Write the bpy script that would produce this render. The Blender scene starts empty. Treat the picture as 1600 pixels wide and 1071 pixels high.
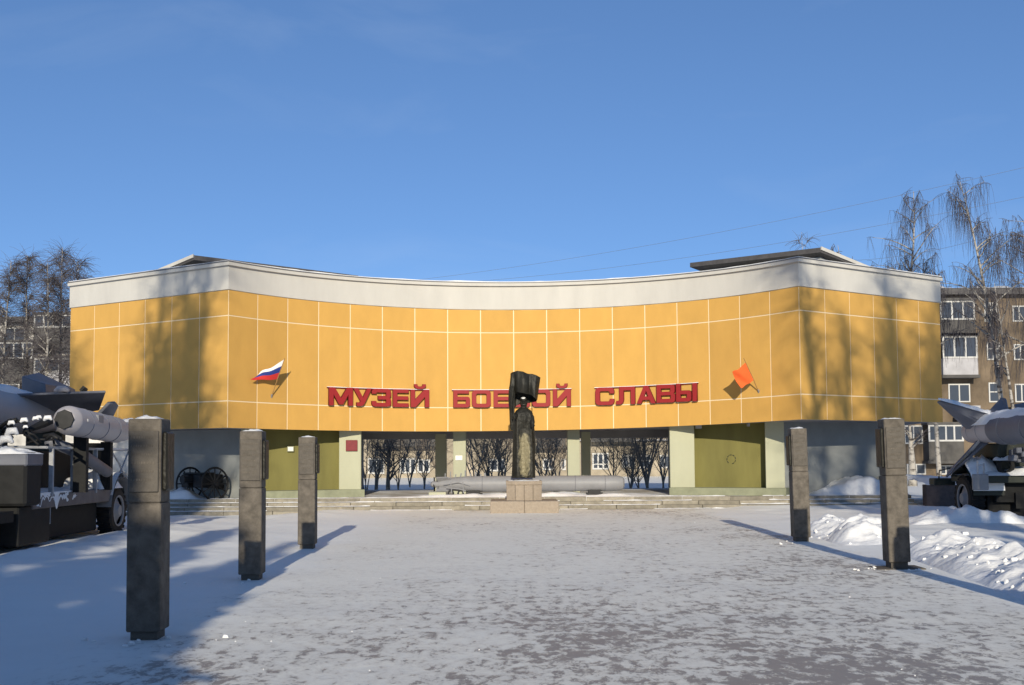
import bpy, bmesh, math, random
from mathutils import Vector, Matrix, noise
R_ = math.radians
scene = bpy.context.scene
COL = scene.collection

# ------------------------------------------------------------------ camera, sky, sun, exposure
F = 1800.0                     # focal length in photograph pixels (1600 wide)
EYE = 1.7
PITCH_PX, SHIFT_PX, ROLL = 110.0, 70.0, 0.006
cam_d = bpy.data.cameras.new('camera')
cam = bpy.data.objects.new('camera', cam_d)
COL.objects.link(cam)
cam_d.sensor_width = 36.0
cam_d.lens = 36.0 * F / 1600.0
cam_d.shift_y = SHIFT_PX / 1600.0
cam_d.clip_start = 0.1
cam_d.clip_end = 4000
pitch = math.atan(PITCH_PX / F)
CROT = Matrix.Rotation(R_(90) + pitch, 3, 'X') @ Matrix.Rotation(-ROLL, 3, 'Z')
cam.matrix_world = Matrix.Translation((0, 0, EYE)) @ CROT.to_4x4()
scene.camera = cam

SUN_EL, SUN_DX = R_(17.2), -0.02       # light travels along (SUN_DX, 1, -tan)
world = bpy.data.worlds.new('World')
scene.world = world
world.use_nodes = True
wn, wl = world.node_tree.nodes, world.node_tree.links
wn.clear()
w_out = wn.new('ShaderNodeOutputWorld')
w_bg = wn.new('ShaderNodeBackground')
w_bg.inputs['Strength'].default_value = 0.095
sky = wn.new('ShaderNodeTexSky')
sky.sky_type = 'NISHITA'
sky.sun_disc = False
sky.sun_elevation = SUN_EL
sky.sun_rotation = R_(180.0)
sky.air_density = 0.6
sky.dust_density = 0.3
sky.ozone_density = 2.0
# thin cirrus wisps, everywhere on the dome
tc = wn.new('ShaderNodeTexCoord')
mp = wn.new('ShaderNodeMapping')
mp.inputs['Scale'].default_value = (-2.2, 2.2, 7.0)
mp.inputs['Location'].default_value = (0.35, 0.1, 0.2)
nz = wn.new('ShaderNodeTexNoise')
nz.inputs['Scale'].default_value = 1.7
nz.inputs['Detail'].default_value = 7
nz.inputs['Roughness'].default_value = 0.55
nz.inputs['Distortion'].default_value = 0.6
rp = wn.new('ShaderNodeValToRGB')
rp.color_ramp.elements[0].position = 0.52
rp.color_ramp.elements[0].color = (0, 0, 0, 1)
rp.color_ramp.elements[1].position = 0.85
rp.color_ramp.elements[1].color = (0.11, 0.11, 0.11, 1)
mx = wn.new('ShaderNodeMixRGB')
mx.inputs['Color2'].default_value = (7.0, 8.0, 9.3, 1)
wl.new(tc.outputs['Generated'], mp.inputs['Vector'])
wl.new(mp.outputs['Vector'], nz.inputs['Vector'])
wl.new(nz.outputs['Fac'], rp.inputs['Fac'])
wl.new(rp.outputs['Color'], mx.inputs['Fac'])
# even tone curve and tint over the whole dome: a clear deep winter blue
s1 = wn.new('ShaderNodeVectorMath'); s1.operation = 'SCALE'; s1.inputs['Scale'].default_value = 0.1
sg = wn.new('ShaderNodeGamma'); sg.inputs['Gamma'].default_value = 0.7
s2 = wn.new('ShaderNodeVectorMath'); s2.operation = 'MULTIPLY'; s2.inputs[1].default_value = (5.4, 7.7, 10.7)
wl.new(sky.outputs['Color'], s1.inputs[0]); wl.new(s1.outputs['Vector'], sg.inputs['Color'])
wl.new(sg.outputs['Color'], s2.inputs[0]); wl.new(s2.outputs['Vector'], mx.inputs['Color1'])
wl.new(mx.outputs['Color'], w_bg.inputs['Color'])
wl.new(w_bg.outputs['Background'], w_out.inputs['Surface'])

sun_d = bpy.data.lights.new('sun', 'SUN')
sun_d.energy = 4.7
sun_d.angle = R_(0.53)
sun_d.color = (1.0, 0.905, 0.72)
sun = bpy.data.objects.new('sun', sun_d)
COL.objects.link(sun)
sdir = Vector((SUN_DX, 1, -math.tan(SUN_EL))).normalized()
sun.rotation_euler = sdir.to_track_quat('-Z', 'Y').to_euler()
sun.location = (0, -30, 20)

scene.view_settings.view_transform = 'Standard'
scene.view_settings.look = 'None'
scene.view_settings.exposure = 0.08
scene.view_settings.gamma = 1.0
scene.view_settings.use_curve_mapping = False

# ------------------------------------------------------------------ helpers
def ray(px, py):
    v = Vector(((px - 800) / F, (535.5 - py + SHIFT_PX) / F, -1.0))
    return CROT @ v
def P(px, py, Y):
    """world point seen at photograph pixel px,py at distance Y"""
    d = ray(px, py)
    return Vector((0, 0, EYE)) + d * (Y / d.y)
def G(px, py, z=0.0):
    d = ray(px, py)
    return Vector((0, 0, EYE)) + d * ((z - EYE) / d.z)

def mat(name, col, rough=0.75, metal=0.0, var=0.0, vscale=3.0, bump=0.0, bscale=30.0, rnd=0.0, stretch=(1, 1, 1), col2=None, thr=None):
    m = bpy.data.materials.new(name)
    m.use_nodes = True
    n, l = m.node_tree.nodes, m.node_tree.links
    b = n['Principled BSDF']
    b.inputs['Roughness'].default_value = rough
    b.inputs['Metallic'].default_value = metal
    b.inputs['Specular IOR Level'].default_value = 0.3
    b.inputs['Base Color'].default_value = (*col, 1)
    geo = n.new('ShaderNodeNewGeometry')
    mpn = n.new('ShaderNodeMapping')
    mpn.inputs['Scale'].default_value = stretch
    l.new(geo.outputs['Position'], mpn.inputs['Vector'])
    last = None
    if var > 0 or col2:
        t = n.new('ShaderNodeTexNoise')
        t.inputs['Scale'].default_value = vscale
        t.inputs['Detail'].default_value = 6
        t.inputs['Roughness'].default_value = 0.62
        l.new(mpn.outputs['Vector'], t.inputs['Vector'])
        r = n.new('ShaderNodeValToRGB')
        lo, hi = thr or (0.3, 0.7)
        r.color_ramp.elements[0].position = lo
        r.color_ramp.elements[1].position = hi
        c2 = col2 or tuple(min(1, c * (1 + var)) for c in col)
        c1 = col if col2 else tuple(c * (1 - var) for c in col)
        r.color_ramp.elements[0].color = (*c1, 1)
        r.color_ramp.elements[1].color = (*c2, 1)
        l.new(t.outputs['Fac'], r.inputs['Fac'])
        last = r.outputs['Color']
    if rnd > 0:
        oi = n.new('ShaderNodeObjectInfo')
        mr = n.new('ShaderNodeMapRange')
        mr.inputs['To Min'].default_value = 1 - rnd
        mr.inputs['To Max'].default_value = 1 + rnd
        l.new(oi.outputs['Random'], mr.inputs['Value'])
        hs = n.new('ShaderNodeHueSaturation')
        hs.inputs['Color'].default_value = (*col, 1)
        l.new(mr.outputs['Result'], hs.inputs['Value'])
        if last: l.new(last, hs.inputs['Color'])
        last = hs.outputs['Color']
    if last: l.new(last, b.inputs['Base Color'])
    if bump > 0:
        t2 = n.new('ShaderNodeTexNoise')
        t2.inputs['Scale'].default_value = bscale
        t2.inputs['Detail'].default_value = 5
        l.new(mpn.outputs['Vector'], t2.inputs['Vector'])
        bp = n.new('ShaderNodeBump')
        bp.inputs['Strength'].default_value = bump
        bp.inputs['Distance'].default_value = 0.03
        l.new(t2.outputs['Fac'], bp.inputs['Height'])
        l.new(bp.outputs['Normal'], b.inputs['Normal'])
    return m

class MB:
    """collects shapes, builds ONE mesh object"""
    def __init__(s): s.v, s.f, s.mi, s.cur = [], [], [], 0
    def add(s, vs, fs):
        o = len(s.v)
        s.v += [tuple(v) for v in vs]
        for f in fs:
            s.f.append(tuple(i + o for i in f)); s.mi.append(s.cur)
        return s
    def hexa(s, b, t):      # four bottom and four top points in ring order
        return s.add(list(b) + list(t), [(3, 2, 1, 0), (4, 5, 6, 7), (0, 1, 5, 4), (1, 2, 6, 5), (2, 3, 7, 6), (3, 0, 4, 7)])
    def box(s, x0, x1, y0, y1, z0, z1, M=None):
        b = [(x0, y0, z0), (x1, y0, z0), (x1, y1, z0), (x0, y1, z0)]
        t = [(x, y, z1) for x, y, _ in b]
        if M is not None:
            b = [M @ Vector(p) for p in b]; t = [M @ Vector(p) for p in t]
        return s.hexa(b, t)
    def prism(s, pts, vec):
        n = len(pts); vec = Vector(vec)
        a = [Vector(p) for p in pts]; b = [p + vec for p in a]
        return s.add(a + b, [tuple(reversed(range(n))), tuple(range(n, 2 * n))] + [(i, (i + 1) % n, n + (i + 1) % n, n + i) for i in range(n)])
    def tube(s, pts, rad, n=8, cap=True):
        pts = [Vector(p) for p in pts]
        if not hasattr(rad, '__len__'): rad = [rad] * len(pts)
        o = len(s.v); rings = []
        for i, p in enumerate(pts):
            d = (pts[min(i + 1, len(pts) - 1)] - pts[max(i - 1, 0)])
            d = d.normalized() if d.length > 1e-9 else Vector((0, 0, 1))
            a = d.cross(Vector((0, 0, 1)) if abs(d.z) < 0.9 else Vector((1, 0, 0))).normalized()
            b = d.cross(a)
            for k in range(n):
                t = 2 * math.pi * k / n
                s.v.append(tuple(p + (a * math.cos(t) + b * math.sin(t)) * rad[i]))
        for i in range(len(pts) - 1):
            for k in range(n):
                s.f.append((o + i * n + k, o + i * n + (k + 1) % n, o + (i + 1) * n + (k + 1) % n, o + (i + 1) * n + k)); s.mi.append(s.cur)
        if cap:
            s.f.append(tuple(o + k for k in reversed(range(n)))); s.mi.append(s.cur)
            q = o + (len(pts) - 1) * n
            s.f.append(tuple(q + k for k in range(n))); s.mi.append(s.cur)
        return s
    def torus(s, c, axis, R, r, n=24, m=6):
        axis = Vector(axis).normalized()
        a = axis.cross(Vector((0, 0, 1)) if abs(axis.z) < 0.9 else Vector((1, 0, 0))).normalized()
        b = axis.cross(a); c = Vector(c); o = len(s.v)
        for i in range(n):
            t = 2 * math.pi * i / n; d = a * math.cos(t) + b * math.sin(t)
            for k in range(m):
                u = 2 * math.pi * k / m
                s.v.append(tuple(c + d * (R + r * math.cos(u)) + axis * r * math.sin(u)))
        for i in range(n):
            for k in range(m):
                s.f.append((o + i * m + k, o + ((i + 1) % n) * m + k, o + ((i + 1) % n) * m + (k + 1) % m, o + i * m + (k + 1) % m)); s.mi.append(s.cur)
        return s
    def grid(s, fn, nu, nv, closed=False):
        o = len(s.v)
        for j in range(nv + 1):
            for i in range(nu + (0 if closed else 1)):
                s.v.append(tuple(fn(i / nu, j / nv)))
        w = nu if closed else nu + 1
        for j in range(nv):
            for i in range(nu):
                a, b = o + j * w + i, o + j * w + (i + 1) % w
                s.f.append((a, b, b + w, a + w)); s.mi.append(s.cur)
        return s
    def build(s, name, m, parent=None, smooth=False, bevel=0.0, auto=None):
        me = bpy.data.meshes.new(name)
        me.from_pydata(s.v, [], s.f)
        for x in (m if isinstance(m, (list, tuple)) else [m]): me.materials.append(x)
        if any(s.mi): me.polygons.foreach_set('material_index', s.mi)
        if smooth: me.polygons.foreach_set('use_smooth', [True] * len(me.polygons))
        me.update()
        bm = bmesh.new(); bm.from_mesh(me)
        if not smooth or len(bm.faces) < 5000: bmesh.ops.recalc_face_normals(bm, faces=bm.faces)
        if bevel > 0:
            es = [e for e in bm.edges if len(e.link_faces) == 2 and e.calc_face_angle(0) > 0.5]
            bmesh.ops.bevel(bm, geom=es, offset=bevel, segments=1, affect='EDGES', clamp_overlap=True)
        bm.to_mesh(me); bm.free()
        if auto is not None:
            me.polygons.foreach_set('use_smooth', [True] * len(me.polygons))
            try: me.set_sharp_from_angle(angle=auto)
            except Exception: pass
        return link(name, me, parent)

def base_of(o):
    """world matrix of an unevaluated object chain (locations only are used here)"""
    m = o.matrix_basis.copy()
    if o.parent: m = base_of(o.parent) @ o.matrix_parent_inverse @ m
    return m
def link(name, data, parent=None):
    o = bpy.data.objects.new(name, data)
    COL.objects.link(o)
    if parent is not None:
        o.parent = parent
        o.matrix_parent_inverse = base_of(parent).inverted()      # data is in world coordinates
    return o
def tag(o, label=None, cat=None, group=None, kind=None):
    if label: o['label'] = label
    if cat: o['category'] = cat
    if group: o['group'] = group
    if kind: o['kind'] = kind
    return o
def thing(name, loc, label, cat, group=None):
    o = bpy.data.objects.new(name, None)
    o.empty_display_size = 0.3
    o.location = loc
    COL.objects.link(o)
    return tag(o, label, cat, group)
def copy_tree(o, parent=None, pairs=None):
    c = o.copy(); COL.objects.link(c)
    if parent is not None: c.parent = parent
    for ch in [x for x in list(COL.objects) if x.parent == o]:
        copy_tree(ch, c)
    return c
def fbm(x, y, z=0.0, o=4):
    return noise.fractal(Vector((x, y, z)), 1.0, 2.0, o)
def turb(x, y, z=0.0, o=3):
    return noise.turbulence(Vector((x, y, z)), o, True)
def sm(a, b, x):
    t = max(0.0, min(1.0, (x - a) / (b - a))); return t * t * (3 - 2 * t)

# ------------------------------------------------------------------ materials
M = {}
M['snow'] = mat('snow', (0.78, 0.775, 0.775), 0.6, bump=0.5, bscale=14, var=0.06, vscale=2)
M['yellow'] = mat('yellow_panel', (0.54, 0.308, 0.077), 0.8, var=0.055, vscale=1.5, stretch=(1.2, 1.2, 0.6), bump=0.15, bscale=60, rnd=0.05)
M['white'] = mat('white_render', (0.50, 0.48, 0.44), 0.85, var=0.07, vscale=1.1, stretch=(1.5, 1.5, 0.35), bump=0.12, bscale=40)
M['joint'] = mat('joint_white', (0.74, 0.62, 0.42), 0.85)
M['flash'] = mat('flashing', (0.16, 0.16, 0.17), 0.5, metal=0.3)
M['soffit'] = mat('soffit_grey', (0.30, 0.29, 0.30), 0.9, var=0.12, vscale=1.5)
M['pier'] = mat('pale_green_paint', (0.40, 0.40, 0.29), 0.85, var=0.05, vscale=2, stretch=(1, 1, 0.3))
M['pierdark'] = mat('pier_plinth_paint', (0.24, 0.25, 0.17), 0.85, var=0.15, vscale=4)
M['green'] = mat('olive_paint', (0.165, 0.150, 0.048), 0.8, var=0.16, vscale=1.6, stretch=(1, 1, 0.25))
M['greywall'] = mat('grey_wall_paint', (0.26, 0.27, 0.265), 0.9, var=0.1, vscale=1.4)
M['stone'] = mat('step_stone', (0.25, 0.225, 0.18), 0.85, var=0.25, vscale=5, bump=0.2, bscale=50, rnd=0.18)
M['floor'] = mat('platform_stone', (0.42, 0.38, 0.33), 0.9, col2=(0.74, 0.74, 0.76), vscale=0.9, thr=(0.42, 0.62))
M['red'] = mat('red_letter', (0.27, 0.016, 0.018), 0.6)
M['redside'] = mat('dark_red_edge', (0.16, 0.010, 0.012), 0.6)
M['plaque'] = mat('maroon_plaque', (0.17, 0.02, 0.025), 0.6, var=0.15, vscale=8)
M['paper'] = mat('white_paper', (0.75, 0.73, 0.69), 0.8)
M['granite'] = mat('pillar_granite', (0.118, 0.102, 0.084), 0.85, var=0.4, vscale=7, bump=0.35, bscale=70)
M['granite2'] = mat('pillar_granite_dark', (0.105, 0.092, 0.077), 0.8, var=0.2, vscale=12, bump=0.3, bscale=60)
M['pink'] = mat('pedestal_granite', (0.30, 0.245, 0.19), 0.8, var=0.14, vscale=14, bump=0.2, bscale=80, rnd=0.06)
M['bronze'] = mat('dark_bronze', (0.020, 0.019, 0.015), 0.5, metal=0.2, var=0.4, vscale=6, bump=0.5, bscale=16)
M['gold0'] = mat('two_tone_bronze', (0.27, 0.215, 0.10), 0.5, metal=0.3, bump=1.0, bscale=13, col2=(0.06, 0.055, 0.04), vscale=9, thr=(0.45, 0.72))
M['steel'] = mat('grey_paint', (0.225, 0.225, 0.235), 0.5, var=0.10, vscale=3)
M['steel2'] = mat('blue_grey', (0.135, 0.14, 0.165), 0.55, var=0.12, vscale=2.5)
M['missile'] = mat('missile_grey', (0.42, 0.39, 0.39), 0.5, var=0.06, vscale=2)
M['dkgreen'] = mat('army_green', (0.030, 0.034, 0.026), 0.6, var=0.2, vscale=4)
M['rust'] = mat('worn_board', (0.15, 0.13, 0.125), 0.75, var=0.25, vscale=3)
M['black'] = mat('black_rubber_and_fill', (0.014, 0.014, 0.014), 0.8, var=0.2, vscale=8)
M['iron'] = mat('cast_iron', (0.016, 0.016, 0.017), 0.6, var=0.2, vscale=9)
M['rail'] = mat('rail_paint', (0.33, 0.335, 0.35), 0.6, var=0.2, vscale=8)
M['granwall'] = mat('brown_granite', (0.085, 0.062, 0.055), 0.7, var=0.25, vscale=6)
M['roof'] = mat('roof_sheet', (0.075, 0.07, 0.07), 0.6, var=0.2, vscale=4)
M['brick'] = mat('ochre_render', (0.135, 0.102, 0.070), 0.9, var=0.5, vscale=0.45, bump=0.2, bscale=6)
M['ochre'] = mat('ochre_wall', (0.31, 0.265, 0.20), 0.9, var=0.4, vscale=0.5, bump=0.2, bscale=6)
M['panelw'] = mat('pale_panel', (0.44, 0.42, 0.39), 0.9, var=0.45, vscale=0.55)
M['dkbal'] = mat('dark_balcony', (0.085, 0.08, 0.075), 0.85, var=0.3, vscale=0.9)
M['balc'] = mat('balcony_panel', (0.38, 0.37, 0.38), 0.85, var=0.2, vscale=1)
M['frame'] = mat('window_frame', (0.50, 0.49, 0.47), 0.6)
M['glass'] = mat('window_glass', (0.05, 0.06, 0.08), 0.12)
M['birch'] = mat('birch_bark', (0.36, 0.335, 0.30), 0.85, col2=(0.06, 0.05, 0.045), vscale=2.4, thr=(0.50, 0.62), stretch=(0.8, 0.8, 2.2))
M['bark'] = mat('dark_bark', (0.085, 0.070, 0.058), 0.9, var=0.3, vscale=5)
M['barkl'] = mat('pale_bark', (0.22, 0.18, 0.14), 0.9, var=0.3, vscale=5)
M['twig'] = mat('twigs', (0.10, 0.088, 0.092), 0.9)
M['twigbrown'] = mat('brown_twigs', (0.26, 0.205, 0.15), 0.9)
M['needle'] = mat('spruce_needles', (0.035, 0.055, 0.03), 0.8, var=0.3, vscale=1)
M['wire'] = mat('wire', (0.16, 0.19, 0.25), 0.7)
M['fw'] = mat('flag_white', (0.75, 0.74, 0.73), 0.85)
M['fb'] = mat('flag_blue', (0.025, 0.045, 0.22), 0.85)
M['fr'] = mat('flag_red', (0.55, 0.035, 0.03), 0.85)
M['fo'] = mat('flag_orange_red', (0.78, 0.13, 0.03), 0.85, var=0.1, vscale=3)
M['wood'] = mat('pole_wood', (0.30, 0.17, 0.06), 0.8)

def two_tone_bronze():
    """dark bronze with a brighter, broken patch down the front of the coat"""
    m = mat('bronze_patched', (0.020, 0.019, 0.015), 0.5, metal=0.2, var=0.35, vscale=6, bump=1.0, bscale=11)
    n, l = m.node_tree.nodes, m.node_tree.links
    b = n['Principled BSDF']; old = b.inputs['Base Color'].links[0].from_socket
    geo = n.new('ShaderNodeNewGeometry'); sp = n.new('ShaderNodeSeparateXYZ'); l.new(geo.outputs['Position'], sp.inputs['Vector'])
    t = n.new('ShaderNodeTexNoise'); t.inputs['Scale'].default_value = 7.5; t.inputs['Detail'].default_value = 6; t.inputs['Roughness'].default_value = .7
    mpn = n.new('ShaderNodeMapping'); mpn.inputs['Scale'].default_value = (1, 1, .6); l.new(geo.outputs['Position'], mpn.inputs['Vector']); l.new(mpn.outputs['Vector'], t.inputs['Vector'])
    cx_, cz_ = P(819.5, 715, 35.15).x, P(819.5, 712, 35.15).z
    def mth(op, a, b_):
        q = n.new('ShaderNodeMath'); q.operation = op
        for i, v in enumerate((a, b_)):
            if isinstance(v, (int, float)): q.inputs[i].default_value = v
            else: l.new(v, q.inputs[i])
        return q.outputs[0]
    dx = mth('DIVIDE', mth('SUBTRACT', sp.outputs['X'], cx_), 0.17)
    dz = mth('DIVIDE', mth('SUBTRACT', sp.outputs['Z'], cz_), 0.66)
    d = mth('ADD', mth('POWER', mth('ABSOLUTE', dx, 0), 2.5), mth('POWER', mth('ABSOLUTE', dz, 0), 4))
    d = mth('ADD', d, mth('MULTIPLY', mth('SUBTRACT', t.outputs['Fac'], .5), 4.2))
    r = n.new('ShaderNodeMapRange'); r.inputs['From Min'].default_value = 1.25; r.inputs['From Max'].default_value = 0.45
    l.new(d, r.inputs['Value'])
    mxn = n.new('ShaderNodeMixRGB'); mxn.inputs['Color2'].default_value = (0.19, 0.165, 0.10, 1)
    l.new(r.outputs['Result'], mxn.inputs['Fac']); l.new(old, mxn.inputs['Color1']); l.new(mxn.outputs['Color'], b.inputs['Base Color'])
    return m
M['body'] = two_tone_bronze()
# ------------------------------------------------------------------ ground
def gz(x, y):
    z = 0.05 * sm(14, 34, y)
    if y < 60:
        z += 0.012 * fbm(x * 0.5, y * 0.5)
        off = max(0.0, -4.3 - x) if x < 0 else max(0.0, x - 6.2)
        if off > 0:
            k = sm(0, 1.6, off)
            z += k * (0.05 + 0.07 * fbm(x * 0.45 + 5, y * 0.45, 1.0)) + k * 0.015 * fbm(x * 3, y * 3, 2)
        if x < -5: z -= 0.16 * sm(5, 9, -x) * sm(26, 34, y)
        z += 0.16 * math.exp(-((x + 8.1) / 0.55) ** 2) * sm(9, 13, y) * (1 - sm(26.5, 29, y)) * (0.75 + 0.5 * fbm(x * 2.2, y * 2.2, 3))
    return z
def axis_pts(a, b, step, far):
    c = []; v = a
    while v < b: c.append(v); v += step
    c.append(b)
    s, v = step, b
    while v < far: s *= 1.22; v += s; c.append(v)
    s, v = step, a
    lo = []
    while v > -far: s *= 1.22; v -= s; lo.append(v)
    return list(reversed(lo)) + c
xs = axis_pts(-14.0, 15.0, 0.14, 900)
ys = axis_pts(3.0, 40.0, 0.20, 1500)
vs, fs = [], []
for y in ys:
    for x in xs: vs.append((x, y, gz(x, y)))
w = len(xs)
for j in range(len(ys) - 1):
    for i in range(w - 1):
        fs.append((j * w + i, j * w + i + 1, (j + 1) * w + i + 1, (j + 1) * w + i))
gm = bpy.data.materials.new('snowy_ground'); gm.use_nodes = True
n, l = gm.node_tree.nodes, gm.node_tree.links
bsdf = n['Principled BSDF']; bsdf.inputs['Specular IOR Level'].default_value = 0.25
geo = n.new('ShaderNodeNewGeometry')
sep = n.new('ShaderNodeSeparateXYZ'); l.new(geo.outputs['Position'], sep.inputs['Vector'])
def N(scale, detail=5, rough=0.6, stretch=(1, 1, 1), dist=0.0):
    mpn = n.new('ShaderNodeMapping'); mpn.inputs['Scale'].default_value = stretch
    l.new(geo.outputs['Position'], mpn.inputs['Vector'])
    t = n.new('ShaderNodeTexNoise'); t.inputs['Scale'].default_value = scale
    t.inputs['Detail'].default_value = detail; t.inputs['Roughness'].default_value = rough
    t.inputs['Distortion'].default_value = dist
    l.new(mpn.outputs['Vector'], t.inputs['Vector']); return t.outputs['Fac']
def MT(op, a, b, c=None):
    t = n.new('ShaderNodeMath'); t.operation = op
    for i, v in enumerate([a, b, c]):
        if v is None: continue
        if isinstance(v, (int, float)): t.inputs[i].default_value = v
        else: l.new(v, t.inputs[i])
    return t.outputs[0]
def RG(v, a, b, lo=0.0, hi=1.0):
    t = n.new('ShaderNodeMapRange'); t.interpolation_type = 'SMOOTHSTEP'
    l.new(v, t.inputs['Value'])
    for k, x in zip(('From Min', 'From Max', 'To Min', 'To Max'), (a, b, lo, hi)): t.inputs[k].default_value = x
    return t.outputs['Result']
def MIX(f, a, b):
    t = n.new('ShaderNodeMixRGB')
    if isinstance(f, (int, float)): t.inputs['Fac'].default_value = f
    else: l.new(f, t.inputs['Fac'])
    for s_, v in (('Color1', a), ('Color2', b)):
        if isinstance(v, tuple): t.inputs[s_].default_value = (*v, 1)
        else: l.new(v, t.inputs[s_])
    return t.outputs['Color']
X, Y = sep.outputs['X'], sep.outputs['Y']
edge = MT('ADD', X, MT('MULTIPLY', MT('SUBTRACT', N(0.8), 0.5), 1.6))
inpl = MT('MULTIPLY', RG(edge, -4.2, -2.6), MT('MULTIPLY', RG(edge, 6.3, 5.2), RG(Y, 37.6, 36.6)))
big = N(0.23, 3, 0.5, (1.0, 0.55, 1))
mid = N(1.1, 4, 0.6, (1.0, 0.7, 1))
fine = N(5.5, 9, 0.74, (1.25, 0.75, 1), 0.35)
fine2 = N(24.0, 4, 0.7)
# share of bare paving: more in the right foreground and along the two trodden lanes
bias = MT('ADD', MT('MULTIPLY', RG(X, -1.0, 3.2), 0.06), MT('MULTIPLY', RG(Y, 22.0, 8.0), 0.10))
val = MT('ADD', MT('ADD', MT('MULTIPLY', fine, 0.95), MT('MULTIPLY', mid, 0.30)), MT('ADD', MT('MULTIPLY', big, 0.42), bias))
val = MT('ADD', val, MT('MULTIPLY', fine2, 0.10))
bare = MT('MULTIPLY', RG(val, 1.0, 1.075), MT('MULTIPLY', inpl, 0.66))
film = MT('MULTIPLY', RG(val, 0.84, 1.12), inpl)            # thin dirty film of trodden snow
snowc = MIX(N(1.7, 4), (0.80, 0.80, 0.78), (0.86, 0.855, 0.83))
trod = MIX(film, (0.82, 0.80, 0.735), (0.64, 0.605, 0.55))
stonec = MIX(N(3.0, 2), (0.17, 0.12, 0.105), (0.12, 0.105, 0.105))
c = MIX(inpl, snowc, trod)
c = MIX(bare, c, stonec)
l.new(c, bsdf.inputs['Base Color'])
l.new(RG(bare, 0, 1, 0.62, 0.5), bsdf.inputs['Roughness'])
bp = n.new('ShaderNodeBump'); bp.inputs['Strength'].default_value = 0.55; bp.inputs['Distance'].default_value = 0.035
h = MT('SUBTRACT', MT('ADD', MT('MULTIPLY', fine, 0.5), MT('ADD', MT('MULTIPLY', fine2, 0.22), MT('MULTIPLY', mid, 0.9))), MT('MULTIPLY', bare, 0.35))
l.new(h, bp.inputs['Height']); l.new(bp.outputs['Normal'], bsdf.inputs['Normal'])
me = bpy.data.meshes.new('ground'); me.from_pydata(vs, [], fs); me.materials.append(gm)
me.polygons.foreach_set('use_smooth', [True] * len(me.polygons))
tag(link('ground', me), kind='structure')

# ------------------------------------------------------------------ museum
XC, YC, YM, X0 = 8.87, 35.6, 40.35, 0.07
SAG = YM - YC
RAD = (XC * XC + SAG * SAG) / (2 * SAG)
TH = math.asin(XC / RAD)
ZTOP = 7.85
def clampx(x): return max(-XC, min(XC, x - X0))
def zb(x): c_ = clampx(x); return 2.64 + 0.00145 * c_ * c_ + 0.0085 * c_
def zj2(x): c_ = clampx(x); return 3.46 + 0.0013 * c_ * c_ + 0.0057 * c_
def zj1(x): c_ = clampx(x); return 6.09 + 0.0014 * c_ * c_ + 0.003 * c_
def zband(x): c_ = clampx(x); return 6.90 + 0.0010 * c_ * c_
def arc(phi): return Vector((X0 + RAD * math.sin(phi), YM - RAD + RAD * math.cos(phi)))
LEND, REND = Vector((-15.3, 39.75)), Vector((14.86, 39.75))
LCOR, RCOR = arc(-TH), arc(TH)
NP = 18
plan = [LEND.lerp(LCOR, i / 6) for i in range(6)] + [arc(-TH + 2 * TH * i / NP) for i in range(NP + 1)] + [RCOR.lerp(REND, i / 6) for i in range(1, 7)]
fplan = [LEND.lerp(LCOR, i / 6) for i in range(6)] + [arc(-TH + 2 * TH * i / 90) for i in range(91)] + [RCOR.lerp(REND, i / 6) for i in range(1, 7)]
def offs(pl, d):
    """plan polyline moved by d towards the viewer"""
    out = []
    for i, p in enumerate(pl):
        ns = []
        for a, b in ((i - 1, i), (i, i + 1)):
            if a < 0 or b >= len(pl): continue
            t = (pl[b] - pl[a]).normalized(); ns.append(Vector((t.y, -t.x)))
        nn = sum(ns, Vector((0, 0))).normalized()
        out.append(p + nn * (d / max(0.3, nn.dot(ns[0]))))
    return out
def strip(mb, pl, d0, d1, zlo, zhi):
    f, b = offs(pl, d0), offs(pl, d1)
    n_ = len(pl); vs = []
    for q in (f, b):
        for z in (zlo, zhi):
            vs += [(p.x, p.y, z(p.x) if callable(z) else z) for p in q]
    fl, fh, bl, bh = 0, n_, 2 * n_, 3 * n_
    fs = []
    for i in range(n_ - 1):
        fs += [(fl + i, fl + i + 1, fh + i + 1, fh + i), (bl + i + 1, bl + i, bh + i, bh + i + 1),
               (fh + i, fh + i + 1, bh + i + 1, bh + i), (fl + i + 1, fl + i, bl + i, bl + i + 1)]
    fs += [(fl, fh, bh, bl), (fl + n_ - 1, bl + n_ - 1, bh + n_ - 1, fh + n_ - 1)]
    return mb.add(vs, fs)
mus = thing('museum_building', (0, 40, 0.41), 'long museum hall with a curved yellow panelled front under a white band, raised on piers', 'museum')
strip(MB(), plan, 0.0, -0.24, lambda x: zb(x) + 0.004, zband).build('facade_wall', M['joint'], mus)
GAP = 0.017
tops = (zb, zj2, zj1, zband)
fp = offs(plan, 0.011); bp_ = offs(plan, -0.01)
for i in range(len(plan) - 1):
    a, b, ab, bb = fp[i], fp[i + 1], bp_[i], bp_[i + 1]
    t = (b - a).normalized(); a, b = a + t * GAP, b - t * GAP
    t2 = (bb - ab).normalized(); ab, bb = ab + t2 * GAP, bb - t2 * GAP
    for r in range(3):
        lo = lambda p: tops[r](p.x) + (GAP if r else 0)
        hi = lambda p: tops[r + 1](p.x) - GAP
        MB().hexa([(p.x, p.y, lo(p)) for p in (a, b, bb, ab)], [(p.x, p.y, hi(p)) for p in (a, b, bb, ab)]).build('facade_panel', M['yellow'], mus)
strip(MB(), fplan, 0.055, -0.24, lambda x: zband(x) + 0.002, ZTOP - 0.13).build('white_band', M['white'], mus)
strip(MB(), fplan, 0.15, -0.24, ZTOP - 0.128, ZTOP - 0.02).build('cornice', M['white'], mus, bevel=0.02)
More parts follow.
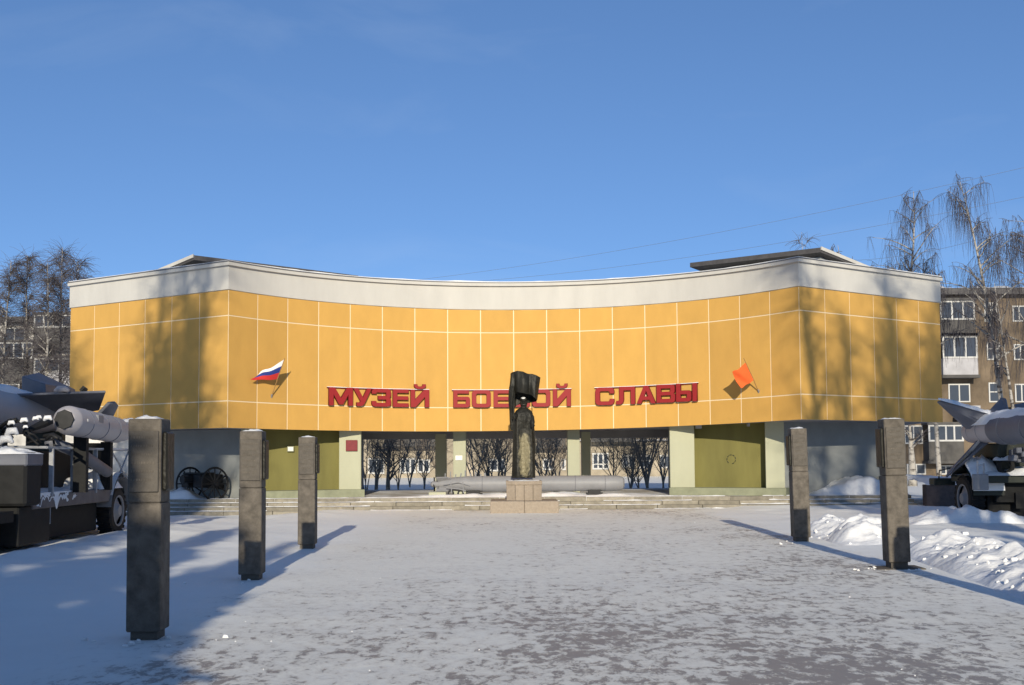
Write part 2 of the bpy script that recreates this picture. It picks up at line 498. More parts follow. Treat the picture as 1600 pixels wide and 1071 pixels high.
strip(MB(), fplan, 0.17, -0.35, ZTOP - 0.018, ZTOP + 0.012).build('roof_flashing', M['flash'], mus)
snowcap = MB(); strip(snowcap, fplan, 0.10, -0.45, ZTOP + 0.014, lambda x: ZTOP + 0.04 + 0.03 * max(0, fbm(x * 0.9, 3.3)))
tag(snowcap.build('snow_cap', M['snow'], mus), kind='stuff')
# body: upper storey behind the front, with its soffit
back = offs(plan, -0.26)
YB = 47.6
ring = [(p.x, p.y) for p in back] + [(15.6, YB), (-15.9, YB)]
nn_ = len(ring)
bd = MB()
bvs = [(x, y, zb(x) + 0.03) for x, y in ring] + [(x, y, ZTOP - 0.05) for x, y in ring]
bd.add(bvs, [(i, (i + 1) % nn_, nn_ + (i + 1) % nn_, nn_ + i) for i in range(nn_)] + [tuple(range(nn_, 2 * nn_))])
bd.cur = 1; bd.add(bvs[:nn_], [tuple(reversed(range(nn_)))])
bd.build('upper_storey', [M['white'], M['soffit']], mus)
MB().box(-12, 12, 47.0, 47.5, 2.48, 2.95).build('rear_beam', M['soffit'], mus)
ZP = 0.41
# piers and columns
def pillar_part(px, wpx, Yc, depth, name='pier', z0=ZP + 0.24, rot=0.0, mt='pier'):
    c_ = P(px, 715, Yc); wd = wpx * Yc / F
    Mx = Matrix.Translation((c_.x, Yc, 0)) @ Matrix.Rotation(rot, 4, 'Z')
    top = zb(c_.x) + 0.028
    MB().box(-wd / 2, wd / 2, 0, depth, z0, top, Mx).build(name, M[mt], mus, bevel=0.012)
    return c_, wd, Mx
pillar_part(547, 34, 39.3, 0.9, rot=0.10)
pillar_part(1066, 38, 39.3, 0.9, rot=-0.10)
pillar_part(1211, 29, 37.9, 0.8, rot=-0.2)
pillar_part(392, 30, 37.9, 0.8, rot=0.2)
pillar_part(718, 20, 41.2, 0.55, 'column', ZP)
pillar_part(896.5, 19, 41.2, 0.55, 'column', ZP)
pillar_part(688.5, 17, 45.4, 0.5, 'column', ZP)
pillar_part(916, 14, 45.4, 0.5, 'column', ZP)
def wall_part(name, a, b, thick, z0, z1, mt):
    a, b = Vector(a), Vector(b); t = (b - a).normalized(); nv = Vector((-t.y, t.x)) * thick
    q = [a, b, b + nv, a + nv]
    zz = lambda p: z1 if z1 is not None else zb(p.x) + 0.026
    return MB().hexa([(p.x, p.y, z0) for p in q], [(p.x, p.y, zz(p)) for p in q]).build(name, M[mt], mus)
gxl = [P(404, 715, 38.6).x, P(536, 715, 39.9).x]; gxr = [P(1078, 715, 39.9).x, P(1204, 715, 38.6).x]
wall_part('green_wall', (gxl[0], 38.5), (gxl[1], 39.75), 0.25, ZP, None, 'green')
wall_part('green_wall', (gxr[0], 39.75), (gxr[1], 38.5), 0.25, ZP, None, 'green')
wall_part('wall_plinth', (P(398, 715, 38).x, 37.55), (P(569, 715, 39).x, 39.12), 0.9, ZP - 0.02, ZP + 0.245, 'pierdark')
wall_part('wall_plinth', (P(1046, 715, 39).x, 39.12), (P(1222, 715, 38).x, 37.55), 0.9, ZP - 0.02, ZP + 0.245, 'pierdark')
wall_part('grey_wall', (-13.6, 41.0), (P(385, 715, 38.3).x, 38.3), 0.25, 0.0, None, 'greywall')
wall_part('grey_wall', (P(1218, 715, 38.3).x, 38.3), (13.2, 41.0), 0.25, 0.0, None, 'greywall')
wall_part('rear_side_wall', (gxl[1] - 0.2, 40.3), (gxl[1] - 0.2, 47.0), 0.25, ZP, None, 'greywall')
wall_part('rear_side_wall', (gxr[0] + 0.2, 47.0), (gxr[0] + 0.2, 40.3), 0.25, ZP, None, 'greywall')
# ring emblem on the right green wall: short dark arcs round a circle
ec = Vector((P(1143, 718, 39.08).x, 0, P(1143, 718, 39.08).z))
tt = (ec.x - gxr[0]) / (gxr[1] - gxr[0]); ey = 39.75 + (38.5 - 39.75) * tt
er = MB(); tdir = Vector((gxr[1] - gxr[0], -1.25, 0)).normalized(); ndir = Vector((tdir.y, -tdir.x, 0))
for k in range(9):
    if k == 6: continue
    pts = [Vector((ec.x, ey, ec.z)) + ndir * 0.014 + (tdir * math.cos(t_) + Vector((0, 0, 1)) * math.sin(t_)) * 0.15 for t_ in [2 * math.pi * (k + f_) / 9 for f_ in (0.1, 0.35, 0.6, 0.8)]]
    er.tube(pts, 0.013, 5)
er.build('ring_emblem', M['dkgreen'], mus)
# small fittings under the soffit
for px, py, w_ in ((1092, 668, 0.2), (1170, 665, 0.08)):
    q = P(px, py, 39.0 if px < 1100 else 38.3)
    MB().box(q.x - w_ / 2, q.x + w_ / 2, q.y, q.y + 0.15, zb(q.x) - 0.10, zb(q.x) + 0.025).build('soffit_lamp', M['rail'], mus, bevel=0.01)
# raised tilted roof slabs behind the parapet corners
def roof_slab(Bpx, Apx, sx):
    B = P(*Bpx, 40.4); A3 = P(*Apx, 44.0)
    A = Vector((A3.x, A3.y, B.z + (A3.z - B.z) * 1.0))
    d = Vector((sx * 0.87 * 5.0, 0.49 * 5.0, -1.12))
    C, D = B + d, A + d
    up = Vector((0, 0, -0.17))
    r = MB().hexa([p + up for p in (B, A, D, C)], [B, A, D, C]).build('roof_slab', M['roof'], mus)
    e = MB().hexa([B + Vector((sx * .02, -.05, -.09)), C + Vector((sx * .02, -.05, -.09)), C + Vector((0, 0.0, -.09)), B + Vector((0, 0.0, -.09))],
                  [B + Vector((sx * .02, -.05, .03)), C + Vector((sx * .02, -.05, .03)), C + Vector((0, 0, .03)), B + Vector((0, 0, .03))]).build('barge_board', M['white'], mus)
    inn = 0.35
    q = [B.lerp(A, 0.06) + d * 0.08 , B.lerp(A, 0.94) + d * 0.08, B.lerp(A, 0.94) + d * 0.96, B.lerp(A, 0.06) + d * 0.96]
    MB().hexa([Vector((p.x, p.y, ZTOP - 0.3)) for p in q], [p + Vector((0, 0, -0.18)) for p in q]).build('roof_wall', M['greywall'], mus)
roof_slab((1282, 387), (1078, 411), 1)
roof_slab((303, 399), (560, 431), -1)

# ------------------------------------------------------------------ platform and steps
XL, XR = -13.0, 12.9
YS = 36.6
pf = MB().box(XL, XR, YS + 0.84, 47.8, -0.2, ZP)
tag(pf.build('platform', M['floor'], None), kind='structure')
steps = thing('entrance_steps', (0, 37, 0.05), 'broad flight of low worn stone steps with snowy treads across the museum front', 'steps')
rng = random.Random(4)
for k in range(4):
    zt = ZP - 0.12 * k - (0.001 if k == 0 else 0); y0 = YS + 0.84 - 0.28 * k
    x = XL
    while x < XR - 0.2:
        ln = min(rng.uniform(1.15, 1.6), XR - x)
        if XR - x - ln < 0.4: ln = XR - x
        dy = rng.uniform(-0.008, 0.008); dz = rng.uniform(-0.005, 0.004)
        MB().box(x + 0.006, x + ln - 0.006, y0 + dy - 0.02, y0 + (0.27 if k else 0.5), zt - 0.135, zt + dz + (0.006 if k == 0 else 0)).build('step_stone', M['stone'], steps, bevel=0.012)
        x += ln
# thin drifts of snow left on the treads
sn = MB()
for k in range(4):
    zt = ZP - 0.12 * k + 0.012; y0 = YS + 0.84 - 0.28 * k
    x = XL
    while x < XR:
        ln = rng.uniform(0.6, 2.6)
        dens = 0.75 if abs(x) < 8 else 0.97
        if rng.random() < dens:
            ln = min(ln, XR - x); nseg = max(3, int(ln / 0.15))
            def fn(u, v, x=x, ln=ln, y0=y0, zt=zt):
                xx = x + ln * u; w0 = 0.02 + 0.06 * abs(fbm(xx * 2.1, y0))
                ww = 0.12 + 0.14 * abs(fbm(xx * 1.3 + 4, y0)); ww *= math.sin(math.pi * min(1, max(0, u)) ) ** 0.4
                hh = (0.012 + 0.03 * abs(fbm(xx * 2.5, y0 * 3))) * math.sin(math.pi * v)
                yb = y0 + 0.26
                return (xx, yb - ww * (1 - v) , zt + hh - 0.008 + 0.004 * v)
            sn.grid(fn, nseg, 4)
        x += ln
tag(sn.build('tread_snow', M['snow'], steps, smooth=True), kind='stuff')
gw = thing('retaining_wall', (15.0, 37.4, 0.0), 'low dark brown granite terrace wall at the right end of the steps, snow on its top', 'wall')
for i in range(9):
    MB().box(XR + 0.05 + i * 1.2, XR + 0.05 + i * 1.2 + 1.19, 36.2 + 0.004 * (i % 2), 36.55, -0.1, 0.78 - 0.003 * (i % 3)).build('granite_slab', M['granwall'], gw, bevel=0.01)
MB().grid(lambda u, v: (XR + 0.05 + 10.8 * u, 36.16 + 5.0 * v, 0.77 + (0.12 + 0.22 * abs(fbm(u * 9, v * 3))) * min(1, v * 5) + 0.04 * math.sin(math.pi * min(1, v * 8)) ), 80, 30).build('snow_cover', M['snow'], gw, smooth=True)
# ------------------------------------------------------------------ red letters on the front
L = {}
L['М'] = ([[(0,0),(0,1),(.3,1),(.65,.40),(1.0,1),(1.3,1),(1.3,0),(1.07,0),(1.07,.64),(.76,.06),(.54,.06),(.23,.64),(.23,0)]], 1.3)
L['У'] = ([[(0,1),(.27,1),(.56,.46),(.82,1),(1.08,1),(.64,.12),(.54,.03),(.44,0),(.2,0),(.2,.2),(.38,.2),(.43,.27)]], 1.08)
L['З'] = ([[(0,.30),(0,.14),(.05,.04),(.15,0),(.88,0),(1.0,.04),(1.05,.14),(1.05,.40),(.97,.5),(1.05,.60),(1.05,.86),(1.0,.96),(.88,1),(.15,1),(.05,.96),(0,.86),(0,.72),(.24,.72),(.24,.8),(.8,.8),(.8,.6),(.35,.6),(.35,.4),(.8,.4),(.8,.2),(.24,.2),(.24,.30)]], 1.05)
L['Е'] = ([[(0,0),(0,1),(.9,1),(.9,.8),(.23,.8),(.23,.6),(.88,.6),(.88,.4),(.23,.4),(.23,.2),(.9,.2),(.9,0)]], .9)
L['И'] = ([[(0,0),(0,1),(.23,1),(.23,.40),(.78,1),(1.05,1),(1.05,0),(.82,0),(.82,.6),(.27,0)]], 1.05)
L['Й'] = (L['И'][0] + [[(.2,1.31),(.2,1.2),(.28,1.09),(.38,1.05),(.68,1.05),(.78,1.09),(.86,1.2),(.86,1.31),(.69,1.31),(.68,1.24),(.62,1.18),(.44,1.18),(.38,1.24),(.37,1.31)]], 1.05)
L['Б'] = ([[(0,0),(0,1),(.92,1),(.92,.8),(.23,.8),(.23,.61),(.85,.61),(.94,.57),(.98,.48),(.98,.13),(.94,.04),(.85,0)], [(.23,.2),(.75,.2),(.75,.42),(.23,.42)]], .98)
L['О'] = ([[(.18,0),(.06,.05),(0,.18),(0,.82),(.06,.95),(.18,1),(.92,1),(1.04,.95),(1.1,.82),(1.1,.18),(1.04,.05),(.92,0)], [(.3,.2),(.24,.26),(.24,.74),(.3,.8),(.8,.8),(.86,.74),(.86,.26),(.8,.2)]], 1.1)
L['В'] = ([[(0,0),(0,1),(.88,1),(.97,.96),(1,.88),(1,.6),(.93,.51),(1.02,.42),(1.02,.13),(.98,.04),(.9,0)], [(.23,.6),(.77,.6),(.77,.8),(.23,.8)], [(.23,.2),(.79,.2),(.79,.41),(.23,.41)]], 1.02)
L['С'] = ([[(.18,0),(.06,.05),(0,.18),(0,.82),(.06,.95),(.18,1),(.86,1),(.98,.95),(1.04,.82),(1.04,.66),(.8,.66),(.8,.74),(.75,.8),(.3,.8),(.24,.74),(.24,.26),(.3,.2),(.75,.2),(.8,.26),(.8,.34),(1.04,.34),(1.04,.18),(.98,.05),(.86,0)]], 1.04)
L['Л'] = ([[(0,0),(0,.2),(.12,.2),(.18,.28),(.18,1),(1.05,1),(1.05,0),(.82,0),(.82,.8),(.41,.8),(.41,.22),(.36,.08),(.26,.01),(.2,0)]], 1.05)
L['А'] = ([[(0,0),(.42,1),(.66,1),(1.08,0),(.83,0),(.75,.2),(.33,.2),(.25,0)], [(.41,.39),(.67,.39),(.54,.74)]], 1.08)
L['Ы'] = ([[(0,0),(0,1),(.23,1),(.23,.61),(.7,.61),(.8,.57),(.84,.48),(.84,.13),(.8,.04),(.7,0)], [(.23,.2),(.61,.2),(.61,.41),(.23,.41)], [(.93,0),(.93,1),(1.16,1),(1.16,0)]], 1.16)
def facade_hit(px):
    """angle on the curved front seen at photograph column px"""
    lo, hi = -TH, TH
    for _ in range(40):
        m_ = (lo + hi) / 2; p = arc(m_)
        if 800 + F * p.x / p.y < px: lo = m_
        else: hi = m_
    return lo
deps = bpy.context.evaluated_depsgraph_get()
sign = thing('facade_sign', (0, 40.3, 3.4), 'raised red block letters МУЗЕЙ БОЕВОЙ СЛАВЫ across the yellow front', 'sign')
words = [[('М',511,547.5),('У',549.5,577.5),('З',578.5,608),('Е',612,636),('Й',640,668.5)],
         [('Б',707.5,733),('О',737,766),('Е',771,796),('В',801,828),('О',832,860),('Й',865,892.5)],
         [('С',932,961),('Л',965,994),('А',997.5,1026.5),('В',1029,1057.5),('Ы',1060,1092)]]
LH = 0.60
for wd in words:
    for ch, xa, xb in wd:
        pa, pb = arc(facade_hit(xa)), arc(facade_hit(xb))
        t = (pb - pa); width = t.length; t.normalize(); nv = Vector((t.y, -t.x))
        polys, lw = L[ch]
        cu = bpy.data.curves.new('letter', 'CURVE'); cu.dimensions = '2D'; cu.fill_mode = 'BOTH'
        cu.extrude = 0.045; cu.bevel_depth = 0.006; cu.bevel_resolution = 0
        for pl in polys:
            sp = cu.splines.new('POLY'); sp.points.add(len(pl) - 1); sp.use_cyclic_u = True
            for q, (x, y) in zip(sp.points, pl): q.co = (x * width / lw, y * LH, 0, 1)
        tmp = bpy.data.objects.new('tmp', cu); COL.objects.link(tmp)
        bpy.context.view_layer.update()
        me = bpy.data.meshes.new_from_object(tmp.evaluated_get(bpy.context.evaluated_depsgraph_get()))
        bpy.data.objects.remove(tmp); bpy.data.curves.remove(cu)
        zc = zj2((pa.x + pb.x) / 2) + 0.005
        o3 = pa + nv * 0.115
        Mx = Matrix(((t.x, 0, nv.x, o3.x), (t.y, 0, nv.y, o3.y), (0, 1, 0, zc), (0, 0, 0, 1)))
        me.transform(Mx)
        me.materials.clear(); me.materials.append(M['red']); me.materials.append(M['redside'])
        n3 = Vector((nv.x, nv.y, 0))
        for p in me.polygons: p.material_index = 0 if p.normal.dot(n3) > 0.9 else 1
        link('letter', me, sign)
    # thin rail behind the tops of the letters, carrying a line of snow
    a0, a1 = facade_hit(wd[0][1] - 2), facade_hit(wd[-1][2] + 1)
    pts = [arc(a0 + (a1 - a0) * i / 14) for i in range(15)]
    strip(MB(), pts, 0.075, 0.045, lambda x: zj2(x) + LH - 0.02, lambda x: zj2(x) + LH + 0.008).build('mounting_rail', M['redside'], sign)
    tag(strip(MB(), pts, 0.11, 0.05, lambda x: zj2(x) + LH + 0.012, lambda x: zj2(x) + LH + 0.03 + 0.012 * fbm(x * 3, 1)).build('rail_snow', M['snow'], sign), kind='stuff')

# ------------------------------------------------------------------ two small flags on the front
def wall_point(px, py):
    p = arc(facade_hit(px)); return P(px, py, p.y - 0.03)
def flag(name, base_px, tip_px, tip_out, hoist, fly, label, mats, stripes, sag):
    b = wall_point(*base_px)
    tipY = wall_point(*tip_px).y - tip_out
    tp = P(*tip_px, tipY)
    f = thing(name, b, label, 'flag', 'flags on the museum front')
    MB().tube([b + Vector((0, 0.05, -0.02)), b.lerp(tp, 0.5), tp], [0.016, 0.016, 0.012], 6).build('flagpole', M['wood'], f)
    MB().tube([b + Vector((0, 0.08, -0.05)), b.lerp(tp, 0.08)], 0.03, 6).build('holder', M['steel'], f)
    def onpole(q):   # nearest pole point in depth for a pixel
        best = min((i / 40 for i in range(41)), key=lambda s_: (P(*q, b.lerp(tp, s_).y) - b.lerp(tp, s_)).length)
        return b.lerp(tp, best)
    h0, h1 = onpole(hoist[0]), onpole(hoist[1])
    f0 = P(*fly[0], min(h0.y + sag[0], wall_point(*fly[0]).y - .25)); f1 = P(*fly[1], min(h1.y + sag[1], wall_point(*fly[1]).y - .2))
    cl = MB()
    nu, nv = 14, 12
    def fn(u, v):
        a = h0.lerp(h1, v); c_ = f0.lerp(f1, v); p = a.lerp(c_, u)
        k = math.sin(math.pi * u)
        return p + Vector((0.0, 0.07 * math.sin(6 * u + 5 * v) * u, -0.03 * k + 0.03 * math.sin(9 * u + 3 * v) * u))
    me_o = len(cl.f)
    cl.grid(fn, nu, nv)
    for i in range(len(cl.f)):
        row = i // nu; cl.mi[i] = min(len(mats) - 1, int(row / nv * len(mats)))
    o = cl.build('flag_cloth', [M[m_] for m_ in mats], f, smooth=True)
    return f
flag('flag', (423, 622), (445, 560), 0.95, ((444.8, 561), (435.5, 594)), ((407, 582), (392, 592.5)),
     'small white, blue and red striped flag drooping from the left of the yellow front', ['fw', 'fb', 'fr'], 3, (0.25, 0.3))
flag('flag', (1187, 614), (1162, 560), 0.95, ((1165.5, 567), (1178.5, 594)), ((1144, 582), (1157, 606)),
     'small plain orange red flag on the right of the yellow front', ['fo'], 1, (-0.1, -0.1))

# plaques and notices
def sheet(name, px0, py0, px1, py1, Yd, mt, label, cat, d=0.03, lines=0, rot=0.0, frame=None):
    a = P(px0, py1, Yd); b = P(px1, py0, Yd)
    c_ = (a + b) / 2; w_, h_ = b.x - a.x, b.z - a.z
    o = thing(name, c_, label, cat)
    Mx = Matrix.Translation(c_) @ Matrix.Rotation(rot, 4, 'Z')
    MB().box(-w_ / 2, w_ / 2, -d, 0.0, -h_ / 2, h_ / 2, Mx).build('board', M[mt], o, bevel=0.006)
    if frame:
        fr = MB(); e_ = 0.022
        for x0, x1, z0, z1 in ((-w_/2, w_/2, h_/2 - e_, h_/2), (-w_/2, w_/2, -h_/2, -h_/2 + e_), (-w_/2, -w_/2 + e_, -h_/2 + e_, h_/2 - e_), (w_/2 - e_, w_/2, -h_/2 + e_, h_/2 - e_)):
            fr.box(x0, x1, -d - 0.01, -d + 0.001, z0, z1, Mx)
        fr.build('border', M[frame], o)
    return o
sheet('plaque', 540.5, 688, 558.5, 705, 39.27, 'plaque', 'maroon name plaque on the pale pier at the left of the entrance', 'plaque', rot=0.1, frame='redside')
sheet('notice', 448.5, 697.5, 459, 706, P(454, 700, 38.9).y, 'paper', 'small white notice sheet on the left olive green wall', 'notice', d=0.02, rot=0.41, frame='pierdark')
sheet('notice', 711.5, 712, 722.5, 719.5, 41.19, 'paper', 'small white notice sheet on the column left of the statue', 'notice', d=0.015)

# ------------------------------------------------------------------ steles along the plaza
TPL = {}
def stele(X, Yd, label, inner, lean=0.0, h=2.24, base=True, plate_dark=1):
    """granite stele; inner = side (+1 right, -1 left) carrying the bronze plate"""
    g = thing('granite_stele', (0, 0, 0), label, 'stele', 'granite steles lining the plaza')
    hw, hd = 0.16, 0.17
    MB().box(-hw + 0.035, hw - 0.035, -hd + 0.035, hd - 0.035, -0.12, 0.11).build('foot', M['granite2'], g)
    MB().box(-hw, hw, -hd, hd, 0.10, h * 0.62).build('lower_shaft', M['granite'], g, bevel=0.012)
    MB().box(-hw + 0.004, hw - 0.004, -hd + 0.003, hd - 0.003, h * 0.62 + 0.003, h).build('upper_shaft', M['granite'], g, bevel=0.012)
    pl = MB().box(-hw + 0.022, hw - 0.022, -hd - 0.022, -hd + 0.001, h * 0.67, h * 0.945).build('face_plate', M['granite2'], g, bevel=0.006)
    r = MB(); rr = random.Random(int(Yd * 10))
    for i in range(6):
        z = h * (0.91 - 0.038 * i); x = -hw + 0.04; xe = hw - 0.04 - rr.uniform(0.0, 0.06)
        while x < xe:
            wl_ = rr.uniform(0.010, 0.022); r.box(x, x + wl_, -hd - 0.026, -hd - 0.0215, z, z + 0.022); x += wl_ + 0.008
    tag(r.build('relief', M['granite'], pl), kind='stuff')
    a, b = (hw - 0.005, hw + 0.045) if inner > 0 else (-hw - 0.045, -hw + 0.005)
    sp = MB().box(a, b, -hd + 0.045, hd - 0.03, h * 0.675, h * 0.94).build('side_plate', M['bronze'], g, bevel=0.015)
    if base: MB().box(-0.36, 0.36, -0.24, 0.30, -0.10, 0.012).build('base_slab', M['granite2'], g, bevel=0.008)
    def cap(u, v):
        k = (math.sin(math.pi * u) * math.sin(math.pi * v)) ** 0.35 if 0 < u < 1 and 0 < v < 1 else 0
        return (-hw + 0.02 + 2 * (hw - 0.02) * u, -hd + 0.02 + 2 * (hd - 0.02) * v, h - 0.004 + k * (0.02 + 0.03 * fbm(u * 3 + X, v * 3 + Yd)))
    MB().grid(cap, 12, 12).build('snow_cap', M['snow'], g, smooth=True)
    g.location = (X, Yd, gz(X, Yd) - (0.0 if base else 0.02)); g.rotation_euler = (0, lean, R_(-1.2 if X > 0 else 1.4))
    return g
stele(-3.50, 11.15, 'nearest stele at the left of the plaza, blotched by tree shadow', 1, -0.004, h=2.115, base=False)
stele(-3.70, 16.45, 'second stele at the left of the plaza, standing in front of the cannon', 1, 0.0, h=2.115, base=False)
stele(-3.88, 21.9, 'farthest stele at the left of the plaza, in front of the left green wall', 1, 0.0, h=2.115, base=False)
stele(5.77, 17.45, 'nearer stele at the right of the plaza with a long base slab', -1, -0.016)
stele(5.69, 22.9, 'farther stele at the right of the plaza beside the chunky snow bank', -1, -0.014, base=False)
stele(5.98, 11.95, 'stele just right of the view whose shadow crosses the plaza edge', -1, 0.0)
stele(-3.30, 5.75, 'stele just left of the view in deep tree shade', 1, 0.0, h=2.115, base=False)

# ------------------------------------------------------------------ soldier statue
SY = 35.4
def SP(px, py, dy=0.0): return P(px, py, SY + dy)
zg = 0.05
# pedestal
ped = thing('statue_pedestal', (P(820, 800, SY).x, SY, zg), 'pinkish brown granite pedestal on a wide low base under the bronze soldier', 'pedestal')
cx = P(819.5, 800, 34.4).x
pz0, pz1 = zg - 0.05, zg + 0.36
MB().box(cx - 1.02, cx - 0.003, 34.35, 36.5, pz0, pz1).build('base_stone', M['pink'], ped, bevel=0.015)
MB().box(cx + 0.003, cx + 1.02, 34.352, 36.502, pz0, pz1 - 0.004).build('base_stone', M['pink'], ped, bevel=0.015)
top_z = P(819, 752, 34.95).z
px_ = [-0.54, -0.27, 0.0, 0.27, 0.54]; py_ = [35.12, 34.98, 34.93, 34.98, 35.12]
for i in range(4):
    a, b = Vector((cx + px_[i] + 0.004, py_[i])), Vector((cx + px_[i + 1] - 0.004, py_[i + 1]))
    MB().hexa([(a.x, a.y, pz1 - 0.01), (b.x, b.y, pz1 - 0.01), (b.x, 36.1, pz1 - 0.01), (a.x, 36.1, pz1 - 0.01)],
              [(a.x, a.y, top_z - 0.12), (b.x, b.y, top_z - 0.12), (b.x, 36.1, top_z - 0.12), (a.x, 36.1, top_z - 0.12)]).build('granite_slab', M['pink'], ped, bevel=0.008)
capr = [(cx + x * 1.02, y - 0.015) for x, y in zip(px_, py_)] + [(cx + 0.55, 36.12), (cx - 0.55, 36.12)]
MB().prism([(x, y, top_z - 0.118) for x, y in capr], (0, 0, 0.118)).build('cap_stone', M['pink'], ped, bevel=0.01)
MB().grid(lambda u, v: (cx - 0.5 + 1.0 * u, 35.0 + 0.09 * abs(u - .5) * 2 + 1.0 * v, top_z - 0.004 + 0.05 * (math.sin(math.pi * u) * math.sin(math.pi * v)) ** 0.4 * (0.7 + 0.6 * fbm(u * 6, v * 6)) if 0 < u < 1 and 0 < v < 1 else top_z - 0.01), 24, 20).build('snow_cover', M['snow'], ped, smooth=True)
# figure: one continuous lofted body (boots, coat, shoulders, neck, head)
st = thing('soldier_statue', (P(818, 745, SY).x, SY, top_z), 'dark bronze statue of a soldier in a long cape holding a banner over his head', 'statue')
#        py,  xl,  xr, front dy, back dy
rows = [(747, 800, 836, -.24, .26), (743, 800, 836, -.26, .26), (732, 800.5, 836, -.25, .26), (715, 801, 835.5, -.24, .25), (700, 801.5, 835.5, -.24, .24),
        (685, 802, 834.5, -.25, .23), (670, 802.5, 834, -.26, .22), (658, 803, 833.5, -.26, .21), (650, 803.8, 832.8, -.25, .2), (645, 804.3, 832, -.22, .19),
        (641.5, 806.5, 829.5, -.18, .17), (639, 810, 826, -.14, .14), (637, 813.2, 823, -.10, .11), (635, 813.6, 823, -.11, .10), (633, 812.9, 823.7, -.14, .11),
        (630, 812.6, 824.2, -.15, .12), (627.5, 812.5, 824.3, -.135, .12), (625.8, 812.6, 824, -.15, .13), (624.5, 812.2, 824.2, -.15, .13), (622.8, 813.2, 823.4, -.11, .12), (621.2, 816, 821, -.06, .07)]
NS = 40
def body(u, v):
    t = v * (len(rows) - 1); i = min(int(t), len(rows) - 2); f_ = t - i
    a, b = rows[i], rows[i + 1]
    py, xl, xr, fr, bk = [a[k] * (1 - f_) + b[k] * f_ for k in range(5)]
    ang = 2 * math.pi * u
    cxp, hw_ = (xl + xr) / 2, (xr - xl) / 2
    s_, c_ = math.sin(ang), math.cos(ang)          # c_=1 -> right, s_=1 -> front
    e = 0.75
    xx = math.copysign(abs(c_) ** e, c_); yy = math.copysign(abs(s_) ** e, s_)
    dy = (fr if yy > 0 else -bk) * yy if False else (fr * yy if yy > 0 else bk * -yy)
    h_ = 1 - sm(636, 648, 1286 - py) if py < 650 else 1.0
    h_ = sm(640, 655, py)
    # cape folds; the front opening of the cape shows the coat
    fold = h_ * (0.05 * math.sin(ang * 9 + py * 0.02) + 0.03 * math.sin(ang * 17 + 1.0))
    p = SP(cxp + hw_ * xx * (1 + 0.04 * math.sin(ang * 7) * h_), py, dy * (1 + fold * 2.2))
    op = math.exp(-((cxp + hw_ * xx - 819.5) / 6.5) ** 4) * (1 if yy > 0 else 0) * sm(648, 672, py)
    if op > 0: p.y += 0.10 * op + 0.025 * op * math.sin(py * 0.9 + xx * 6) * sm(690, 700, py)
    # face: brow, nose, chin on the front of the head
    if py < 633 and yy > 0.3:
        q = (cxp + hw_ * xx - 818) / 5.5
        p.y -= 0.045 * math.exp(-(q / 0.28) ** 2) * math.exp(-((py - 629.6) / 1.1) ** 2)
        p.y += 0.03 * (math.exp(-((q - .45) / 0.25) ** 2) + math.exp(-((q + .45) / 0.25) ** 2)) * math.exp(-((py - 628.3) / 0.8) ** 2)
        p.y += 0.015 * math.exp(-(q / 0.5) ** 2) * math.exp(-((py - 631.5) / 0.5) ** 2)
    return p
bm_ = MB(); bm_.grid(body, NS, 110, closed=True)
n0 = len(bm_.v) - NS
bm_.f.append(tuple(range(n0, n0 + NS))); bm_.mi.append(0)
fig = bm_.build('body', M['body'], st, smooth=True)
# officer style cap brim and the snow on the cap
MB().grid(lambda u, v: SP(818.2 + (6.4 + 1.2 * v) * math.cos(2 * math.pi * u), 625.6 + 0.9 * v, -0.01 - 0.16 * math.sin(2 * math.pi * u) * (1 + .15 * v)), 24, 2, closed=True).build('cap_brim', M['bronze'], st, smooth=True)
MB().grid(lambda u, v: SP(818 + 4.9 * math.cos(2 * math.pi * u) * math.cos(v * math.pi / 2), 624.2 - 3.6 * math.sin(v * math.pi / 2) , -0.02 - 0.11 * math.sin(2 * math.pi * u) * math.cos(v * math.pi / 2)), 18, 6, closed=True).build('snow_cap', M['snow'], st, smooth=True)
# raised arms and hands closing on the two staffs
def hand(c_, sx):
    h = MB(); h.tube([c_ + Vector((0, 0, -0.07)), c_, c_ + Vector((0, 0, 0.05))], [0.045, 0.055, 0.04], 8)
    for k in range(4):
        z = 0.035 - 0.027 * k; r_ = 0.015 - 0.001 * abs(k - 1)
        h.tube([c_ + Vector((0.045 * sx, 0.0, z)), c_ + Vector((0.055 * sx, -0.05, z)), c_ + Vector((0.01 * sx, -0.085, z - 0.004)), c_ + Vector((-0.04 * sx, -0.065, z - 0.006)), c_ + Vector((-0.045 * sx, -0.03, z - 0.006))], r_, 6)
    h.tube([c_ + Vector((-0.04 * sx, 0.0, -0.03)), c_ + Vector((-0.055 * sx, -0.05, 0.0)), c_ + Vector((-0.02 * sx, -0.085, 0.05))], [0.02, 0.017, 0.013], 6)
    return h
arm = MB().tube([SP(809, 648, -.05), SP(806.5, 649, -.16), SP(805.5, 651, -.25), SP(804.4, 652, -.3)], [0.09, 0.08, 0.07, 0.05], 10)
arm.build('arm', M['bronze'], st, smooth=True)
hand(SP(803.6, 652, -.3), 1).build('hand', M['bronze'], st, smooth=True)
arm = MB().tube([SP(826, 648, 0), SP(830.0, 653, -.08), SP(831.8, 660, -.2), SP(832, 664, -.28)], [0.11, 0.10, 0.08, 0.055], 10)
arm.build('arm', M['bronze'], st, smooth=True)
hand(SP(832.2, 665, -.3), -1).build('hand', M['bronze'], st, smooth=True)
MB().tube([SP(803, 747, -.33), SP(803, 640, -.33), SP(803.5, 584, -.05)], 0.021, 8).build('banner_staff', M['bronze'], st, smooth=True)
MB().tube([SP(834.0, 690, -.30), SP(831.4, 664, -.36), SP(831.0, 628, -.3)], 0.014, 6).build('rifle_barrel', M['bronze'], st, smooth=True)
